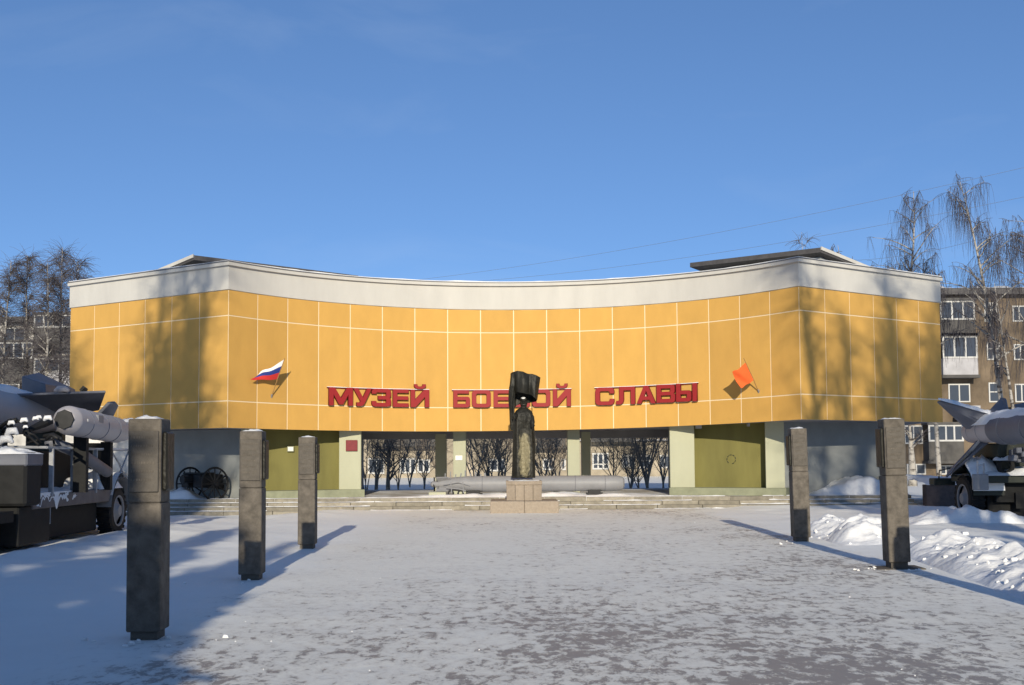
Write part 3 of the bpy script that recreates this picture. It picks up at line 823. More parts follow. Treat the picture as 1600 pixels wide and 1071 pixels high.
# side cape hanging from the right shoulder
MB().grid(lambda u, v: SP(828 + 4.6 * u + (5.5 * v) * u + 1.0 * v, 643 + 66 * v + 3 * u * (1 - v), -.14 + .30 * u + 0.04 * math.sin(8 * u + 3 * v)), 10, 16).build('cape', M['bronze'], st, smooth=True)
# banner: a thick curling sheet over the head, its lower part falling behind the left side
def interp(tab, t):
    t = t * (len(tab) - 1); i = min(int(t), len(tab) - 2); f_ = t - i
    return [a * (1 - f_) + b * f_ for a, b in zip(tab[i], tab[i + 1])]
TOP = [(797.5, 584.5, .12), (800, 582, -.10), (808, 579.7, -.26), (817, 580.8, -.30), (824, 584, -.22), (826, 584.3, -.20), (832, 584.6, -.27), (838, 586.5, -.26), (844.5, 590.2, -.1)]
BOT = [(800, 628, .14), (803, 619, -.06), (808, 612.6, -.28), (817, 614.5, -.33), (824, 616.2, -.24), (827, 616.4, -.22), (832, 618.5, -.30), (836, 622.5, -.28), (839.5, 625.5, -.12)]
bn = MB()
def front_flap(off):
    def f_(u, v):
        a, b = interp(TOP, u), interp(BOT, u)
        q = [x * (1 - v) + y * v for x, y in zip(a, b)]
        return SP(q[0], q[1], q[2] - 0.10 * math.sin(math.pi * v) * math.sin(math.pi * u) - 0.03 * math.sin(u * 14 + v * 2) + off)
    return f_
bn.grid(front_flap(0), 32, 14); bn.grid(front_flap(0.05), 32, 14)
BT = [(799, 583, .18), (810, 581, .30), (822, 585, .34), (834, 587, .26), (844, 591, .0)]
BB = [(803, 640, .26), (807, 634, .34), (816, 630.5, .36), (827, 630, .28), (838.5, 627.5, -.02)]
def back_sheet(u, v):
    a, b = interp(BT, u), interp(BB, u)
    q = [x * (1 - v) + y * v for x, y in zip(a, b)]
    return SP(q[0], q[1], q[2] + 0.06 * math.sin(math.pi * v) + 0.02 * math.sin(u * 11))
bn.grid(back_sheet, 24, 14)
bn.grid(lambda u, v: SP(interp(TOP, u)[0] * (1 - v) + interp(BT, u)[0] * v, (interp(TOP, u)[1] * (1 - v) + interp(BT, u)[1] * v) - 0.5 * math.sin(math.pi * v), interp(TOP, u)[2] * (1 - v) + interp(BT, u)[2] * v), 24, 5)
LS = [(584, 798, 805, -.05), (594, 797, 806, -.10), (603, 796, 806.5, -.12), (606, 795.3, 806, -.10), (612, 794.6, 805.5, -.08), (624, 794.2, 805, -.04), (634, 794.8, 804.5, 0.0), (642, 795.8, 804, .04), (650, 796.0, 803.6, .06), (662, 796.4, 803.4, .08), (669, 797.0, 803.2, .09), (673, 799.0, 803.0, .1)]
def side_drape(u, v):
    py, xl, xr, dy = interp(LS, v); a_ = 2 * math.pi * u
    return SP((xl + xr) / 2 + (xr - xl) / 2 * math.cos(a_), py, dy + 0.16 * math.sin(a_) + 0.02 * math.sin(5 * a_ + py * .1))
bn.grid(side_drape, 20, 36, closed=True)
bn.build('banner', M['bronze'], st, smooth=True)

# ------------------------------------------------------------------ torpedo on the platform
TY = 39.0
tp_ = thing('torpedo', (P(830, 760, TY).x, TY, ZP), 'long grey torpedo lying on low supports behind the statue', 'torpedo')
zc = P(830, 756, TY).z; r_ = 0.265
xa, xb = P(712, 756, TY).x, P(968, 756, TY).x
pr = [(xa - 0.85, .03), (xa - 0.8, .09), (xa - 0.6, .13), (xa - 0.35, .19), (xa, .235), (xa + 0.4, .262), (xa + 0.8, r_), (xb - 0.6, r_), (xb - 0.15, r_ * .985), (xb, r_ * .93), (xb + 0.11, r_ * .78), (xb + 0.16, r_ * .5), (xb + 0.17, 0.02)]
MB().tube([(x, TY, zc) for x, _ in pr], [q for _, q in pr], 32).build('hull', M['steel'], tp_, auto=0.5)
for x in (xa + 0.9, (xa + xb) / 2 - .7, xb - 1.5, xb - 0.5): MB().torus((x, TY, zc), (1, 0, 0), r_ + 0.001, 0.008, 32, 5).build('hull_band', M['steel2'], tp_)
for k in range(4):
    a_ = math.pi / 4 + k * math.pi / 2; d = Vector((0, math.cos(a_), math.sin(a_))); q = Vector((xa - 0.35, TY, zc))
    w_ = Vector((0, -d.z, d.y)) * 0.012
    MB().hexa([q + d * .15 + w_ + Vector((-.3, 0, 0)), q + d * .15 - w_ + Vector((-.3, 0, 0)), q + d * .15 - w_ + Vector((.3, 0, 0)), q + d * .15 + w_ + Vector((.3, 0, 0))],
              [q + d * .33 + w_ + Vector((-.3, 0, 0)), q + d * .33 - w_ + Vector((-.3, 0, 0)), q + d * .33 - w_ + Vector((.08, 0, 0)), q + d * .33 + w_ + Vector((.08, 0, 0))]).build('tail_fin', M['steel'], tp_)
for xo, dr in ((-.72, 1), (-.60, -1)):
    pb_ = MB()
    for k in range(4):
        a_ = k * math.pi / 2 + xo * 4; d = Vector((0, math.cos(a_), math.sin(a_))); t_ = Vector((0, -d.z, d.y)); q = Vector((xa + xo, TY, zc))
        pb_.grid(lambda u, v, q=q, d=d, t_=t_: q + d * (.08 + .17 * u) + t_ * (.075 * (v - .5) * (1.2 - .5 * abs(u - .6))) + Vector((dr * .05 * (v - .5), 0, 0)), 5, 4)
    pb_.build('propeller', M['iron'], tp_, smooth=True)
for x, dk in ((xa + 0.62, 'iron'), (xb - 0.85, 'iron')):
    sb = MB().box(x - 0.28, x + 0.28, TY - 0.2, TY + 0.2, ZP - 0.01, ZP + 0.10); sb.box(x - 0.2, x + 0.2, TY - 0.18, TY - 0.14, ZP + 0.09, zc - r_ * .8); sb.box(x - 0.2, x + 0.2, TY + 0.14, TY + 0.18, ZP + 0.09, zc - r_ * .8)
    sb.build('support', M['iron'], tp_)
wh = MB()
for dx in (-.05, .28): wh.torus((xa + dx - 0.1, TY - 0.26, ZP + 0.11), (0, 1, 0), 0.085, 0.028, 18, 6)
wh.build('trolley_wheels', M['iron'], tp_)
fi = MB(); rr = random.Random(3)
for i in range(9):
    x = xa - 0.35 + i * 0.17; h_ = rr.uniform(0.06, 0.22)
    fi.tube([(x, TY - 0.05, zc + r_ * .75), (x + rr.uniform(-.03, .03), TY - 0.05, zc + r_ + h_)], rr.uniform(.015, .035), 6)
fi.tube([(xa - .4, TY - .27, zc - .02), (xa + .1, TY - .3, zc + .06), (xa + .5, TY - .29, zc - .05)], .018, 6)
fi.tube([(xa - .3, TY - .29, zc - .12), (xa + .1, TY - .33, zc - .15), (xa + .35, TY - .28, zc - .22)], .022, 6)
fi.tube([(xa - .15, TY - .3, zc + .1), (xa - .12, TY - .32, ZP + .12)], .02, 6)
fi.tube([(xa + .25, TY - .3, zc + .08), (xa + .28, TY - .32, ZP + .12)], .02, 6)
fi.build('tail_fittings', M['steel'], tp_)
# pale block under the torpedo tail
q = P(685, 770, 38.6)
tag(MB().box(q.x - .32, q.x + .26, 38.5, 38.9, ZP, ZP + .16).build('concrete_block', M['pier'], bevel=.02), 'small pale painted block on the platform beside the torpedo tail', 'block')

# ------------------------------------------------------------------ old field gun under the left wing
def cannon():
    g = thing('field_gun', (0, 0, 0), 'old dark iron field gun with two spoked wheels under the left wing', 'cannon')
    for sx in (-1, 1):
        wc = Vector((sx * .60, 0, .52)); R0 = .50
        w_ = MB().torus(wc, (1, 0, 0), R0 - .02, .032, 32, 6).build('wheel', M['iron'], g, smooth=True)
        for k in range(12):
            a_ = 2 * math.pi * k / 12; d = Vector((0, math.cos(a_), math.sin(a_)))
            MB().tube([wc + d * .07, wc + d * (R0 - .03)], [.024, .018], 6).build('spoke', M['iron'], w_)
        MB().tube([wc - Vector((.11, 0, 0)), wc + Vector((.11, 0, 0))], [.09, .07], 12).build('hub', M['iron'], w_)
    MB().tube([(-.62, 0, .52), (.62, 0, .52)], .045, 8).build('axle', M['iron'], g)
    MB().tube([(0, -.72, .66), (0, -.70, .66), (0, -.62, .66), (0, -.1, .66), (0, .3, .65), (0, .55, .65), (0, .62, .65)], [.12, .125, .10, .125, .155, .165, .08], 16).build('barrel', M['iron'], g, auto=.6)
    c_ = MB().box(-.46, -.12, -.42, .42, .42, .80); c_.box(.12, .46, -.42, .42, .42, .80); c_.box(-.46, .46, -.06, .06, .40, .60)
    c_.build('carriage_cheek', M['iron'], g, bevel=.02)
    MB().box(-.50, .50, -.34, .10, .80, .86).build('top_plate', M['iron'], g, bevel=.02)
    MB().tube([(0, .3, .55), (0, 1.0, .34), (0, 1.7, .10), (0, 1.85, .14)], [.11, .09, .07, .05], 8).build('trail', M['iron'], g)
    MB().tube([(.1, 1.2, .3), (.16, 1.6, .45), (.1, 1.85, .12)], .018, 6).build('trail_handle', M['iron'], g)
    return g
cg = cannon(); q = P(317, 770, 38.3)
cg.location = (q.x, 38.2, 0.33); cg.rotation_euler = (0, 0, R_(-38)); cg.scale = (1.1, 1.1, 1.1)
# ------------------------------------------------------------------ vehicles with rockets
def wheel(parent, c, sx, r=0.56, wd=0.34):
    """tyre along X, outer side towards sx"""
    c = Vector(c); w2 = wd / 2
    prof = [(-w2, r * .62), (-w2, r * .86), (-w2 * .8, r * .97), (-w2 * .4, r), (w2 * .4, r), (w2 * .8, r * .97), (w2, r * .86), (w2, r * .62)]
    w_ = MB().grid(lambda u, v: c + Vector((interp(prof, v)[0], math.cos(2 * math.pi * u) * interp(prof, v)[1], math.sin(2 * math.pi * u) * interp(prof, v)[1])), 36, 14, closed=True)
    for k in range(24):
        a_ = 2 * math.pi * k / 24; d = Vector((0, math.cos(a_), math.sin(a_))); t_ = Vector((0, -d.z, d.y)) * .035
        for s_ in (-1, 1):
            q = c + Vector((s_ * w2 * .5, 0, 0)) + t_ * (.6 * s_); e_ = Vector((w2 * .42, 0, 0))
            w_.hexa([q - e_ - t_ + d * (r - .02), q + e_ - t_ + d * (r - .02), q + e_ + t_ + d * (r - .02), q - e_ + t_ + d * (r - .02)],
                    [q - e_ - t_ * .8 + d * (r + .018), q + e_ - t_ * .8 + d * (r + .018), q + e_ + t_ * .8 + d * (r + .018), q - e_ + t_ * .8 + d * (r + .018)])
    o = w_.build('wheel', M['black'], parent)
    x = c.x + sx * w2
    rm = MB().torus((x - sx * .02, c.y, c.z), (1, 0, 0), r * .60, .03, 28, 6)
    rm.tube([(x - sx * .10, c.y, c.z), (x - sx * .08, c.y, c.z), (x - sx * .02, c.y, c.z), (x + sx * .03, c.y, c.z)], [r * .58, r * .50, r * .30, r * .22], 24)
    rm.build('rim', M['steel'], o, auto=.6)
    return o
def plate(pts, thick=0.06):
    pts = [Vector(p) for p in pts]
    nv = (pts[1] - pts[0]).cross(pts[2] - pts[0]).normalized() * thick
    return MB().prism([p - nv / 2 for p in pts], nv)
def lumps(x0, x1, y0, y1, z0, h, sx=3.0, edge=.18, seed=0.0, nx=40, ny=24):
    def fn(u, v):
        k = min(1, min(u, 1 - u, v, 1 - v) / edge); k = math.sin(k * math.pi / 2)
        x, y = x0 + (x1 - x0) * u, y0 + (y1 - y0) * v
        return (x, y, z0 - .03 + (h * (0.65 + .7 * fbm(x * sx, y * sx, seed))) * k)
    return MB().grid(fn, nx, ny)

ltd = 0
lt = thing('rocket_truck', (-10.2, 24.5, 0.0), 'snowy grey rocket transporter truck at the left edge with a railing along its bed', 'truck')
MB().box(-11.4, -8.76, 20.8, 21.5, .88, 1.85).build('equipment_cabinet', M['black'], lt, bevel=.05)
MB().box(-11.42, -8.74, 20.785, 21.52, 1.60, 1.83).build('cabinet_band', M['steel2'], lt, bevel=.03)
MB().box(-11.4, -8.95, 20.95, 22.4, .14, .87).build('lower_black_block', M['black'], lt, bevel=.03)  # plain black block below the cabinet
MB().box(-10.9, -9.2, 22.45, 25.6, .16, .78).build('underbed_dark_fill', M['black'], lt, bevel=.03)  # black filler added to stand in for the shade under the bed
MB().box(-11.3, -9.75, 21.8, 26.6, 1.06, 1.9).build('bed_dark_fill', M['black'], lt, bevel=.05)  # black bulk added so the inside of the bed reads as dark shade
MB().tube([P(76, 690, 22.9), P(120, 706, 23.8), P(168, 738, 25.0)], [.10, .13, .12], 14).build('slanted_tube', M['steel2'], lt, smooth=True)
lumps(-11.4, -8.74, 20.78, 21.55, 1.85, .13, seed=2).build('cabinet_snow', M['snow'], lt, smooth=True)
MB().box(-9.06, -8.93, 21.52, 25.75, .79, 1.08).build('side_board', M['rust'], lt, bevel=.02)
MB().box(-11.3, -9.07, 21.52, 28.4, .93, 1.05).build('bed_floor', M['dkgreen'], lt)
lumps(-11.2, -8.93, 21.5, 25.9, 1.05, .13, seed=5, sx=1.4, edge=.1).build('bed_snow', M['snow'], lt, smooth=True)
lumps(-9.9, -8.9, 25.0, 26.4, 1.1, .62, seed=7, sx=1.2, edge=.4).build('bed_snow', M['snow'], lt, smooth=True)
for Yp in (22.4, 23.5, 24.75, 25.7):
    MB().box(-8.99, -8.90, Yp - .03, Yp + .03, 1.0, 1.93).build('stanchion', M['rail'], lt, bevel=.01)
MB().tube([(-8.95, 22.15, 1.95), (-8.95, 26.9, 1.93)], .028, 8).build('top_rail', M['rail'], lt)
MB().tube([(-8.95, 22.15, 1.95), (-9.6, 22.0, 1.96), (-10.8, 22.0, 1.96)], .028, 8).build('top_rail', M['rail'], lt)
MB().grid(lambda u, v: (-8.925 + .02 * max(0, fbm(u * 9, v * 2, 4) + .1) * 2 - .01, 21.55 + 2.2 * u, 1.09 - .30 * v * (.35 + .65 * abs(fbm(u * 5, 1.0, 8)) * 2)), 40, 6).build('board_snow', M['snow'], lt, smooth=True)
tag(lumps(-8.98, -8.92, 22.2, 26.8, 1.965, .05, seed=9, nx=60, ny=4).build('rail_snow', M['snow'], lt, smooth=True), kind='stuff')
MB().tube([(-8.95, 26.0, 1.2), (-8.95, 26.5, 1.55), (-8.95, 26.9, 1.9)], .022, 6).build('brace', M['rail'], lt)
MB().tube([(-8.95, 26.7, 1.25), (-8.95, 26.3, 1.6), (-8.95, 25.75, 1.9)], .022, 6).build('brace', M['rail'], lt)
wheel(lt, (-9.14, 26.35, .55), 1)
wheel(lt, (-11.0, 26.35, .55), -1)
wheel(lt, (-9.14, 19.2, .55), 1); wheel(lt, (-11.0, 19.2, .55), -1)
# arched mudguard over the wheel with a lid of snow
def guard(u, v): a_ = math.pi * (.02 + .96 * u); return (-9.36 + .48 * v, 26.35 + .74 * math.cos(a_), .62 + .70 * math.sin(a_))
g_ = MB().grid(guard, 20, 4); g_.build('mudguard', M['steel'], lt, smooth=True)
MB().grid(lambda u, v: Vector(guard(.12 + .76 * u, v)) + Vector((0, 0, .015 + .09 * math.sin(math.pi * u))), 20, 4).build('mudguard_snow', M['snow'], lt, smooth=True)
ch = MB().box(-10.9, -10.7, 18.3, 28.4, .55, .92); ch.box(-9.5, -9.3, 18.3, 28.4, .55, .92)
for y in (19.2, 22.5, 24.2, 26.35): ch.box(-10.9, -9.3, y - .1, y + .1, .45, .70)
ch.build('chassis', M['black'], lt)
MB().tube([(-9.0, 22.1, .79), (-9.0, 22.1, .5), (-9.0, 22.5, .48), (-9.0, 22.5, .79)], .018, 6).build('step_bracket', M['rail'], lt)
MB().box(-11.35, -8.95, 18.2, 20.75, .6, .80).build('bed_floor', M['black'], lt)

def body_of_rev(pts, n=32):   # list of (point, radius)
    return MB().tube([p for p, _ in pts], [r for _, r in pts], n)
# nearer, smaller rocket
rk = thing('rocket', (-8.7, 24.0, 1.95), 'blunt nosed grey rocket lying highest and nearest on the railed truck bed', 'rocket', 'rockets on the transporters')
a, b = P(101, 656, 22.2), P(183, 673, 25.6)
d = (b - a).normalized()
body_of_rev([(a - d * .03, .02), (a - d * .02, .14), (a, .19), (a + d * .16, .275), (a + d * .22, .285), (b - d * .12, .28), (b + d * .1, .25), (b + d * .5, .20)], 32).build('tube_body', M['missile'], rk, auto=.5)
body_of_rev([(a - d * .025, .195), (a - d * .05, .185), (a - d * .055, .10)], 8).build('nose_cap', M['iron'], rk)
for s_ in (.9, 1.9, 2.75): MB().torus(a + d * s_, d, .283, .010, 32, 6).build('body_band', M['steel2'], rk)
q = a + d * 1.35 + Vector((.25, 0, .10)); MB().box(q.x - .05, q.x + .035, q.y - .16, q.y + .16, q.z - .09, q.z + .09).build('hatch', M['steel'], rk, bevel=.02)
q = a + d * .55 + Vector((.27, -.02, .02)); MB().box(q.x - .03, q.x + .03, q.y - .05, q.y + .05, q.z - .03, q.z + .03).build('latch', M['frame'], rk, bevel=.01)
plate([P(146, 654, 24.9), P(170, 629, 25.0), P(180, 628, 25.2), P(184, 633, 25.4), P(173, 656, 25.5)], .07).build('fin', M['steel2'], rk, bevel=.015)
lumps(b.x - .2, b.x + .22, b.y + .05, b.y + 1.4, b.z + .22, .10, seed=4, nx=12, ny=16).build('snow_cover', M['snow'], rk, smooth=True)
MB().box(a.x - .28, a.x - .02, 23.4, 23.55, 1.05, 2.2).build('cradle', M['black'], rk); MB().box(b.x - .22, b.x, 25.2, 25.35, 1.05, 2.1).build('cradle', M['black'], rk)
# larger rocket with wide wings, behind it
rb = thing('rocket', (-10.4, 24.0, 1.95), 'large winged grey rocket cut by the left edge of the photo, snow on its back', 'rocket', 'rockets on the transporters')
c0, c1, c2 = Vector((-10.55, 17.5, 2.74)), Vector((-10.45, 24.0, 2.70)), Vector((-10.35, 26.6, 2.62))
body_of_rev([(c0 - Vector((0, .05, 0)), .05), (c0, .38), (c0 + Vector((0, .2, 0)), .47), (c1, .47), (c1.lerp(c2, .5), .36), (c2, .22), (c2 + Vector((0, 1.5, 0)), .2)], 36).build('tube_body', M['missile'], rb, auto=.5)
MB().grid(lambda u, v: Vector((-10.47 + .40 * math.cos(math.pi * (.12 + .66 * u)), 18 + 6.8 * v, 2.71 + (.47 - .10 * max(0, v * 6.8 - 6) ) * math.sin(math.pi * (.12 + .66 * u)) + .02 + .05 * math.sin(math.pi * u) * (1 + fbm(u * 3, v * 9)))), 16, 40).build('snow_cover', M['snow'], rb, smooth=True)
plate([P(24, 617, 23.6), P(165, 612, 24.5), P(155, 640, 25.6), P(84, 652, 25.8)], .05).build('wing', M['steel2'], rb, bevel=.01)
q = P(97, 611.5, 24.05); MB().tube([q + Vector((-.16, .02, 0)), q + Vector((-.07, 0, .04)), q + Vector((.06, 0, .045)), q + Vector((.13, .03, .0))], [.04, .075, .07, .04], 10).build('wing_joint', M['missile'], rb, smooth=True)
f1 = [P(34, 588, 25.0), P(71, 600, 24.9), P(71, 614, 24.9), P(34, 616, 25.0)]; f2 = [P(60, 582, 27.2), P(118, 609, 27.4), P(118, 613, 27.4), P(58, 613, 27.2)]
MB().hexa(f1, f2).build('wing', M['steel2'], rb, bevel=.015)
plate([P(125, 611, 25.6), P(131, 604, 25.6), P(136, 607, 25.8), P(134, 612, 25.8)], .06).build('fin', M['bronze'], rb)
MB().box(-10.8, -10.0, 22.6, 22.85, 1.05, 2.35).build('cradle', M['dkgreen'], rb); MB().box(-10.8, -10.0, 25.6, 25.8, 1.05, 2.35).build('cradle', M['dkgreen'], rb)
MB().box(-11.2, -9.4, 26.9, 27.0, 1.05, 2.1).build('rear_dark_sheet', M['black'], lt)  # black sheet added to darken the bright gap below the rockets
# hoses, valves and levers between the rockets and the bed
hc = MB(); rr = random.Random(11)
for i in range(16):
    q = P(rr.uniform(0, 85), rr.uniform(655, 692), rr.uniform(21.9, 23.2))
    w1 = Vector((rr.uniform(-.25, .25), rr.uniform(-.1, .1), rr.uniform(-.16, .16)))
    hc.tube([q - w1, q + Vector((0, 0, rr.uniform(0, .08))), q + w1], rr.uniform(.02, .055), 7)
tag(hc.build('launcher_fittings', M['iron'], lt, smooth=True), kind='stuff')
sf = MB()
for (px, py, r_) in ((10, 690, .10), (19, 677, .09), (38, 658, .055), (40, 668, .035), (56, 655, .045), (61, 653, .04), (75, 655, .06), (18, 662, .05)):
    q = P(px, py, 21.8); sf.tube([q + Vector((-r_ * 1.3, 0, -r_ * .5)), q + Vector((-r_ * .7, 0, r_ * .4)), q + Vector((r_ * .6, 0, r_ * .5)), q + Vector((r_ * 1.2, 0, -r_ * .3))], [r_ * .4, r_ * .8, r_ * .75, r_ * .3], 9)
tag(sf.build('fittings_snow', M['snow'], lt, smooth=True), kind='stuff')
MB().tube([P(45, 672, 22.6), P(70, 661, 22.9), P(84, 658, 23.2)], [.05, .09, .05], 8).build('lever', M['iron'], lt)

rt = thing('rocket_carrier', (12.2, 29.5, 0.0), 'dark green rocket carrier vehicle at the right edge, wheel in front of the granite wall', 'truck')
wheel(rt, (11.38, 28.8, .62), -1, .57, .36)
wheel(rt, (14.9, 28.8, .62), -1, .57, .36)
def guard2(u, v): a_ = math.pi * (.0 + .78 * u); return (11.16 + .75 * v, 28.8 - .80 * math.cos(a_), .72 + .68 * math.sin(a_))
MB().grid(guard2, 20, 6).build('mudguard', M['dkgreen'], rt, smooth=True)
MB().grid(lambda u, v: Vector(guard2(.05 + .9 * u, v * 1.02 - .01)) + Vector((0, -.03, .03 + .30 * math.sin(math.pi * u) ** .7 * (.75 + .5 * fbm(u * 4, v * 4)) * (1 - (2 * v - 1) ** 4 * .6))), 28, 10).build('mudguard_snow', M['snow'], rt, smooth=True)
MB().box(11.02, 11.40, 27.66, 27.74, .86, 1.24).build('mud_flap', M['steel'], rt, bevel=.015)
MB().box(11.3, 17.0, 27.75, 29.8, 1.02, 1.22).build('bed', M['dkgreen'], rt, bevel=.02)
MB().grid(lambda u, v: (11.2 + 5.8 * u, 27.66 + 2.2 * v, 1.20 + (.05 + .30 * min(1, 2.2 * u) * math.sin(math.pi * min(1, .25 + v)) + .07 * fbm(u * 12, v * 4)) * min(1, v * 12, (1 - v) * 10, u * 14)), 44, 30).build('bed_snow', M['snow'], rt, smooth=True)
ch = MB().box(11.75, 17.0, 28.1, 28.3, .55, 1.0); ch.box(11.75, 17.0, 29.3, 29.5, .55, 1.0)
for x in (12.3, 13.7, 15.2): ch.box(x - .12, x + .12, 28.0, 29.6, .40, .78)
ch.box(11.62, 16.8, 28.32, 29.28, .08, .95)
ch.build('chassis', M['black'], rt)
MB().box(10.95, 11.5, 30.0, 30.4, .92, 1.10).build('bumper', M['dkgreen'], rt, bevel=.02)
MB().tube([(11.05, 29.95, 1.1), (11.05, 29.9, 1.3), (11.3, 29.85, 1.36), (11.5, 29.8, 1.1)], .022, 6).build('handle', M['iron'], rt)
for px, pz in ((1527, .46), (1537, .40)):
    q = P(px, 715, 27.7); MB().tube([(q.x, 27.7, 1.10), (q.x, 27.7, 1.10 + pz)], .02, 6).build('post', M['rail'], rt)
q = P(1532, 727, 27.7); MB().tube([(q.x - .08, 27.7, q.z), (q.x + .08, 27.7, q.z)], .016, 6).build('post', M['rail'], rt)
MB().box(11.75, 14.2, 27.9, 29.4, 1.62, 1.98).build('launch_beam', M['dkgreen'], rt, bevel=.03)
MB().box(11.9, 13.6, 28.3, 29.4, 1.22, 1.62).build('launch_mount', M['dkgreen'], rt, bevel=.05)
q = P(1571, 727, 27.9)
sw = MB().torus((q.x, 27.9, q.z - .02), (0, 1, 0), .17, .06, 24, 8); sw.build('spare_hose_reel', M['black'], rt, smooth=True)
lumps(q.x - .25, q.x + .3, 27.75, 28.1, q.z + .14, .13, seed=3, nx=14, ny=8).build('reel_snow', M['snow'], rt, smooth=True)
bx = MB(); rr = random.Random(8)
for i in range(7):
    q = P(1585 + i * 4, 716 - (i % 3) * 6, 27.5 + .2 * (i % 2)); s_ = rr.uniform(.06, .12); bx.box(q.x - s_, q.x + s_, q.y, q.y + .2, q.z - s_, q.z + s_)
bx.build('fittings', M['steel2'], rt, bevel=.02)
rr_ = thing('rocket', (11.6, 27.0, 2.0), 'snow covered finned grey rocket on the dark carrier at the right edge', 'rocket', 'rockets on the transporters')
za = P(1540, 673, 27.9).z
RX = 11.62
body_of_rev([(Vector((RX, 29.35, za)), .05), (Vector((RX, 29.33, za)), .2), (Vector((RX, 29.2, za)), .255), (Vector((RX, 29.1, za)), .285), (Vector((RX, 27.55, za + .02)), .315)], 32).build('booster', M['missile'], rr_, auto=.5)
body_of_rev([(Vector((RX, 27.56, za + .02)), .33), (Vector((RX, 27.3, za + .02)), .37), (Vector((RX, 23.4, za + .06)), .37), (Vector((RX, 22.0, za + .08)), .06)], 32).build('tube_body', M['steel2'], rr_, auto=.5)  # darker than the booster: shade on this near section put into its colour
for y_, r_ in ((28.2, .303), (28.8, .292), (26.8, .372), (25.6, .372)): MB().torus((RX, y_, za + .02), (0, 1, 0), r_, .010, 32, 6).build('body_band', M['steel'], rr_)
plate([P(1464, 628, 28.3), P(1472, 627, 28.3), P(1548, 648, 27.9), P(1548, 664, 27.9), P(1538, 668, 28.1), P(1510, 670, 28.6)], .07).build('fin', M['steel2'], rr_, bevel=.012)
plate([P(1540, 650, 28.2), P(1566, 622, 28.4), P(1572, 624, 28.2), P(1578, 652, 27.6)], .07).build('fin', M['steel2'], rr_, bevel=.012)
plate([P(1584, 633, 27.3), P(1612, 628, 27.3), P(1620, 655, 27.0), P(1594, 646, 27.1)], .07).build('fin', M['steel2'], rr_, bevel=.012)
plate([P(1528, 688, 28.5), P(1546, 690, 28.2), P(1500, 728, 28.4), P(1478, 746, 28.9), P(1482, 738, 29.1)], .07).build('fin', M['steel2'], rr_, bevel=.012)
def finsnow(pa, pb, pc, pd, seed):
    return MB().grid(lambda u, v: pa.lerp(pb, u).lerp(pd.lerp(pc, u), v) + Vector((0, -.03 * (1 - v), .02 + .05 * math.sin(math.pi * v) * (1 + fbm(u * 5, v * 3, seed)))), 16, 6)
finsnow(P(1465, 626, 28.2), P(1546, 649, 27.85), P(1550, 646, 28.1), P(1468, 626, 28.5), 1).build('snow_cover', M['snow'], rr_, smooth=True)
finsnow(P(1480, 744, 28.6), P(1528, 689, 28.3), P(1545, 690, 28.4), P(1500, 732, 28.8), 2).build('snow_cover', M['snow'], rr_, smooth=True)
MB().grid(lambda u, v: Vector((RX + .34 * math.cos(math.pi * (.1 + .8 * u)), 23.6 + 5.4 * v, za + .02 + (.37 - .06 * sm(.7, .74, v)) * math.sin(math.pi * (.1 + .8 * u)) + .015 + .07 * math.sin(math.pi * u) * (1 + fbm(u * 3, v * 9, 6)))), 16, 40).build('snow_cover', M['snow'], rr_, smooth=True)

# ------------------------------------------------------------------ snow banks and heaps
def bank(name, label, x0, x1, y0, y1, h, chunk=.5, seed=0.0, step=.07, zbase=None, skew=0.0, grp='snow banks and heaps'):
    nx, ny = max(8, int((x1 - x0) / step)), max(8, int((y1 - y0) / step))
    def fn(u, v):
        e_ = .10 * fbm(u * 3, v * 7, seed)
        k = max(0.0, math.sin(math.pi * u)) ** .8 * max(0.0, min(1, v * 6, (1 - v) * 6))
        x, y = x0 + (x1 - x0) * u + skew * (v - .5), y0 + (y1 - y0) * v
        big = .75 + .6 * fbm(x * .9, y * .9, seed + 1)
        c_ = chunk * (.20 - .34 * abs(fbm(x * 2.2, y * 2.2, seed + 2, 3)) + .10 * fbm(x * 6, y * 6, seed + 3, 3))
        zb_ = (gz(x, y) if zbase is None else zbase) - .03
        return (x, y, zb_ + k * max(.02, h * (big + c_ + e_)))
    o = MB().grid(fn, nx, ny).build(name, M['snow'], None, smooth=True)
    if chunk > .8:        # broken clods lying on and along the bank
        cl = MB(); r2 = random.Random(int(seed * 7))
        for i in range(int(34 * (y1 - y0) / 4)):
            u, v = min(.97, max(.0, r2.gauss(.38, .24))), r2.uniform(.03, .97); p = Vector(fn(u, v)); s_ = r2.uniform(.014, .045) * (1.8 if r2.random() < .1 else 1)
            Mx = Matrix.Translation(p + Vector((0, 0, s_ * .05))) @ Matrix.Rotation(r2.uniform(0, 3), 4, Vector((r2.gauss(0, 1), r2.gauss(0, 1), r2.gauss(0, 1))).normalized())
            k = [Mx @ Vector((sx * s_ * r2.uniform(.6, 1.1), sy * s_ * r2.uniform(.5, 1), sz * s_ * r2.uniform(.4, .8))) for sz in (-1, 1) for sx, sy in ((-1, -1), (1, -1), (1, 1), (-1, 1))]
            cl.hexa(k[:4], k[4:])
        tag(cl.build('clods', M['snow'], o, bevel=.016, auto=1.2), kind='stuff')
    return tag(o, label, 'snow bank', grp)
bank('snow_bank', 'chunky ploughed snow bank between the two right steles', 6.15, 7.75, 21.5, 26.2, .40, 1.0, 3.0, .05)
bank('snow_bank', 'long low broken snow bank running beside the nearer right stele', 6.25, 7.9, 12.2, 21.2, .34, 1.0, 8.0, .05, skew=.9)
bank('snow_bank', 'snow bank heaped against the front wheel of the right rocket carrier', 9.3, 12.6, 27.2, 28.5, .36, .9, 12.0)
bank('snow_bank', 'big smooth snow heap on the platform against the right grey wall', 9.9, 13.2, 38.1, 40.2, .58, .2, 15.0, .09, zbase=ZP)
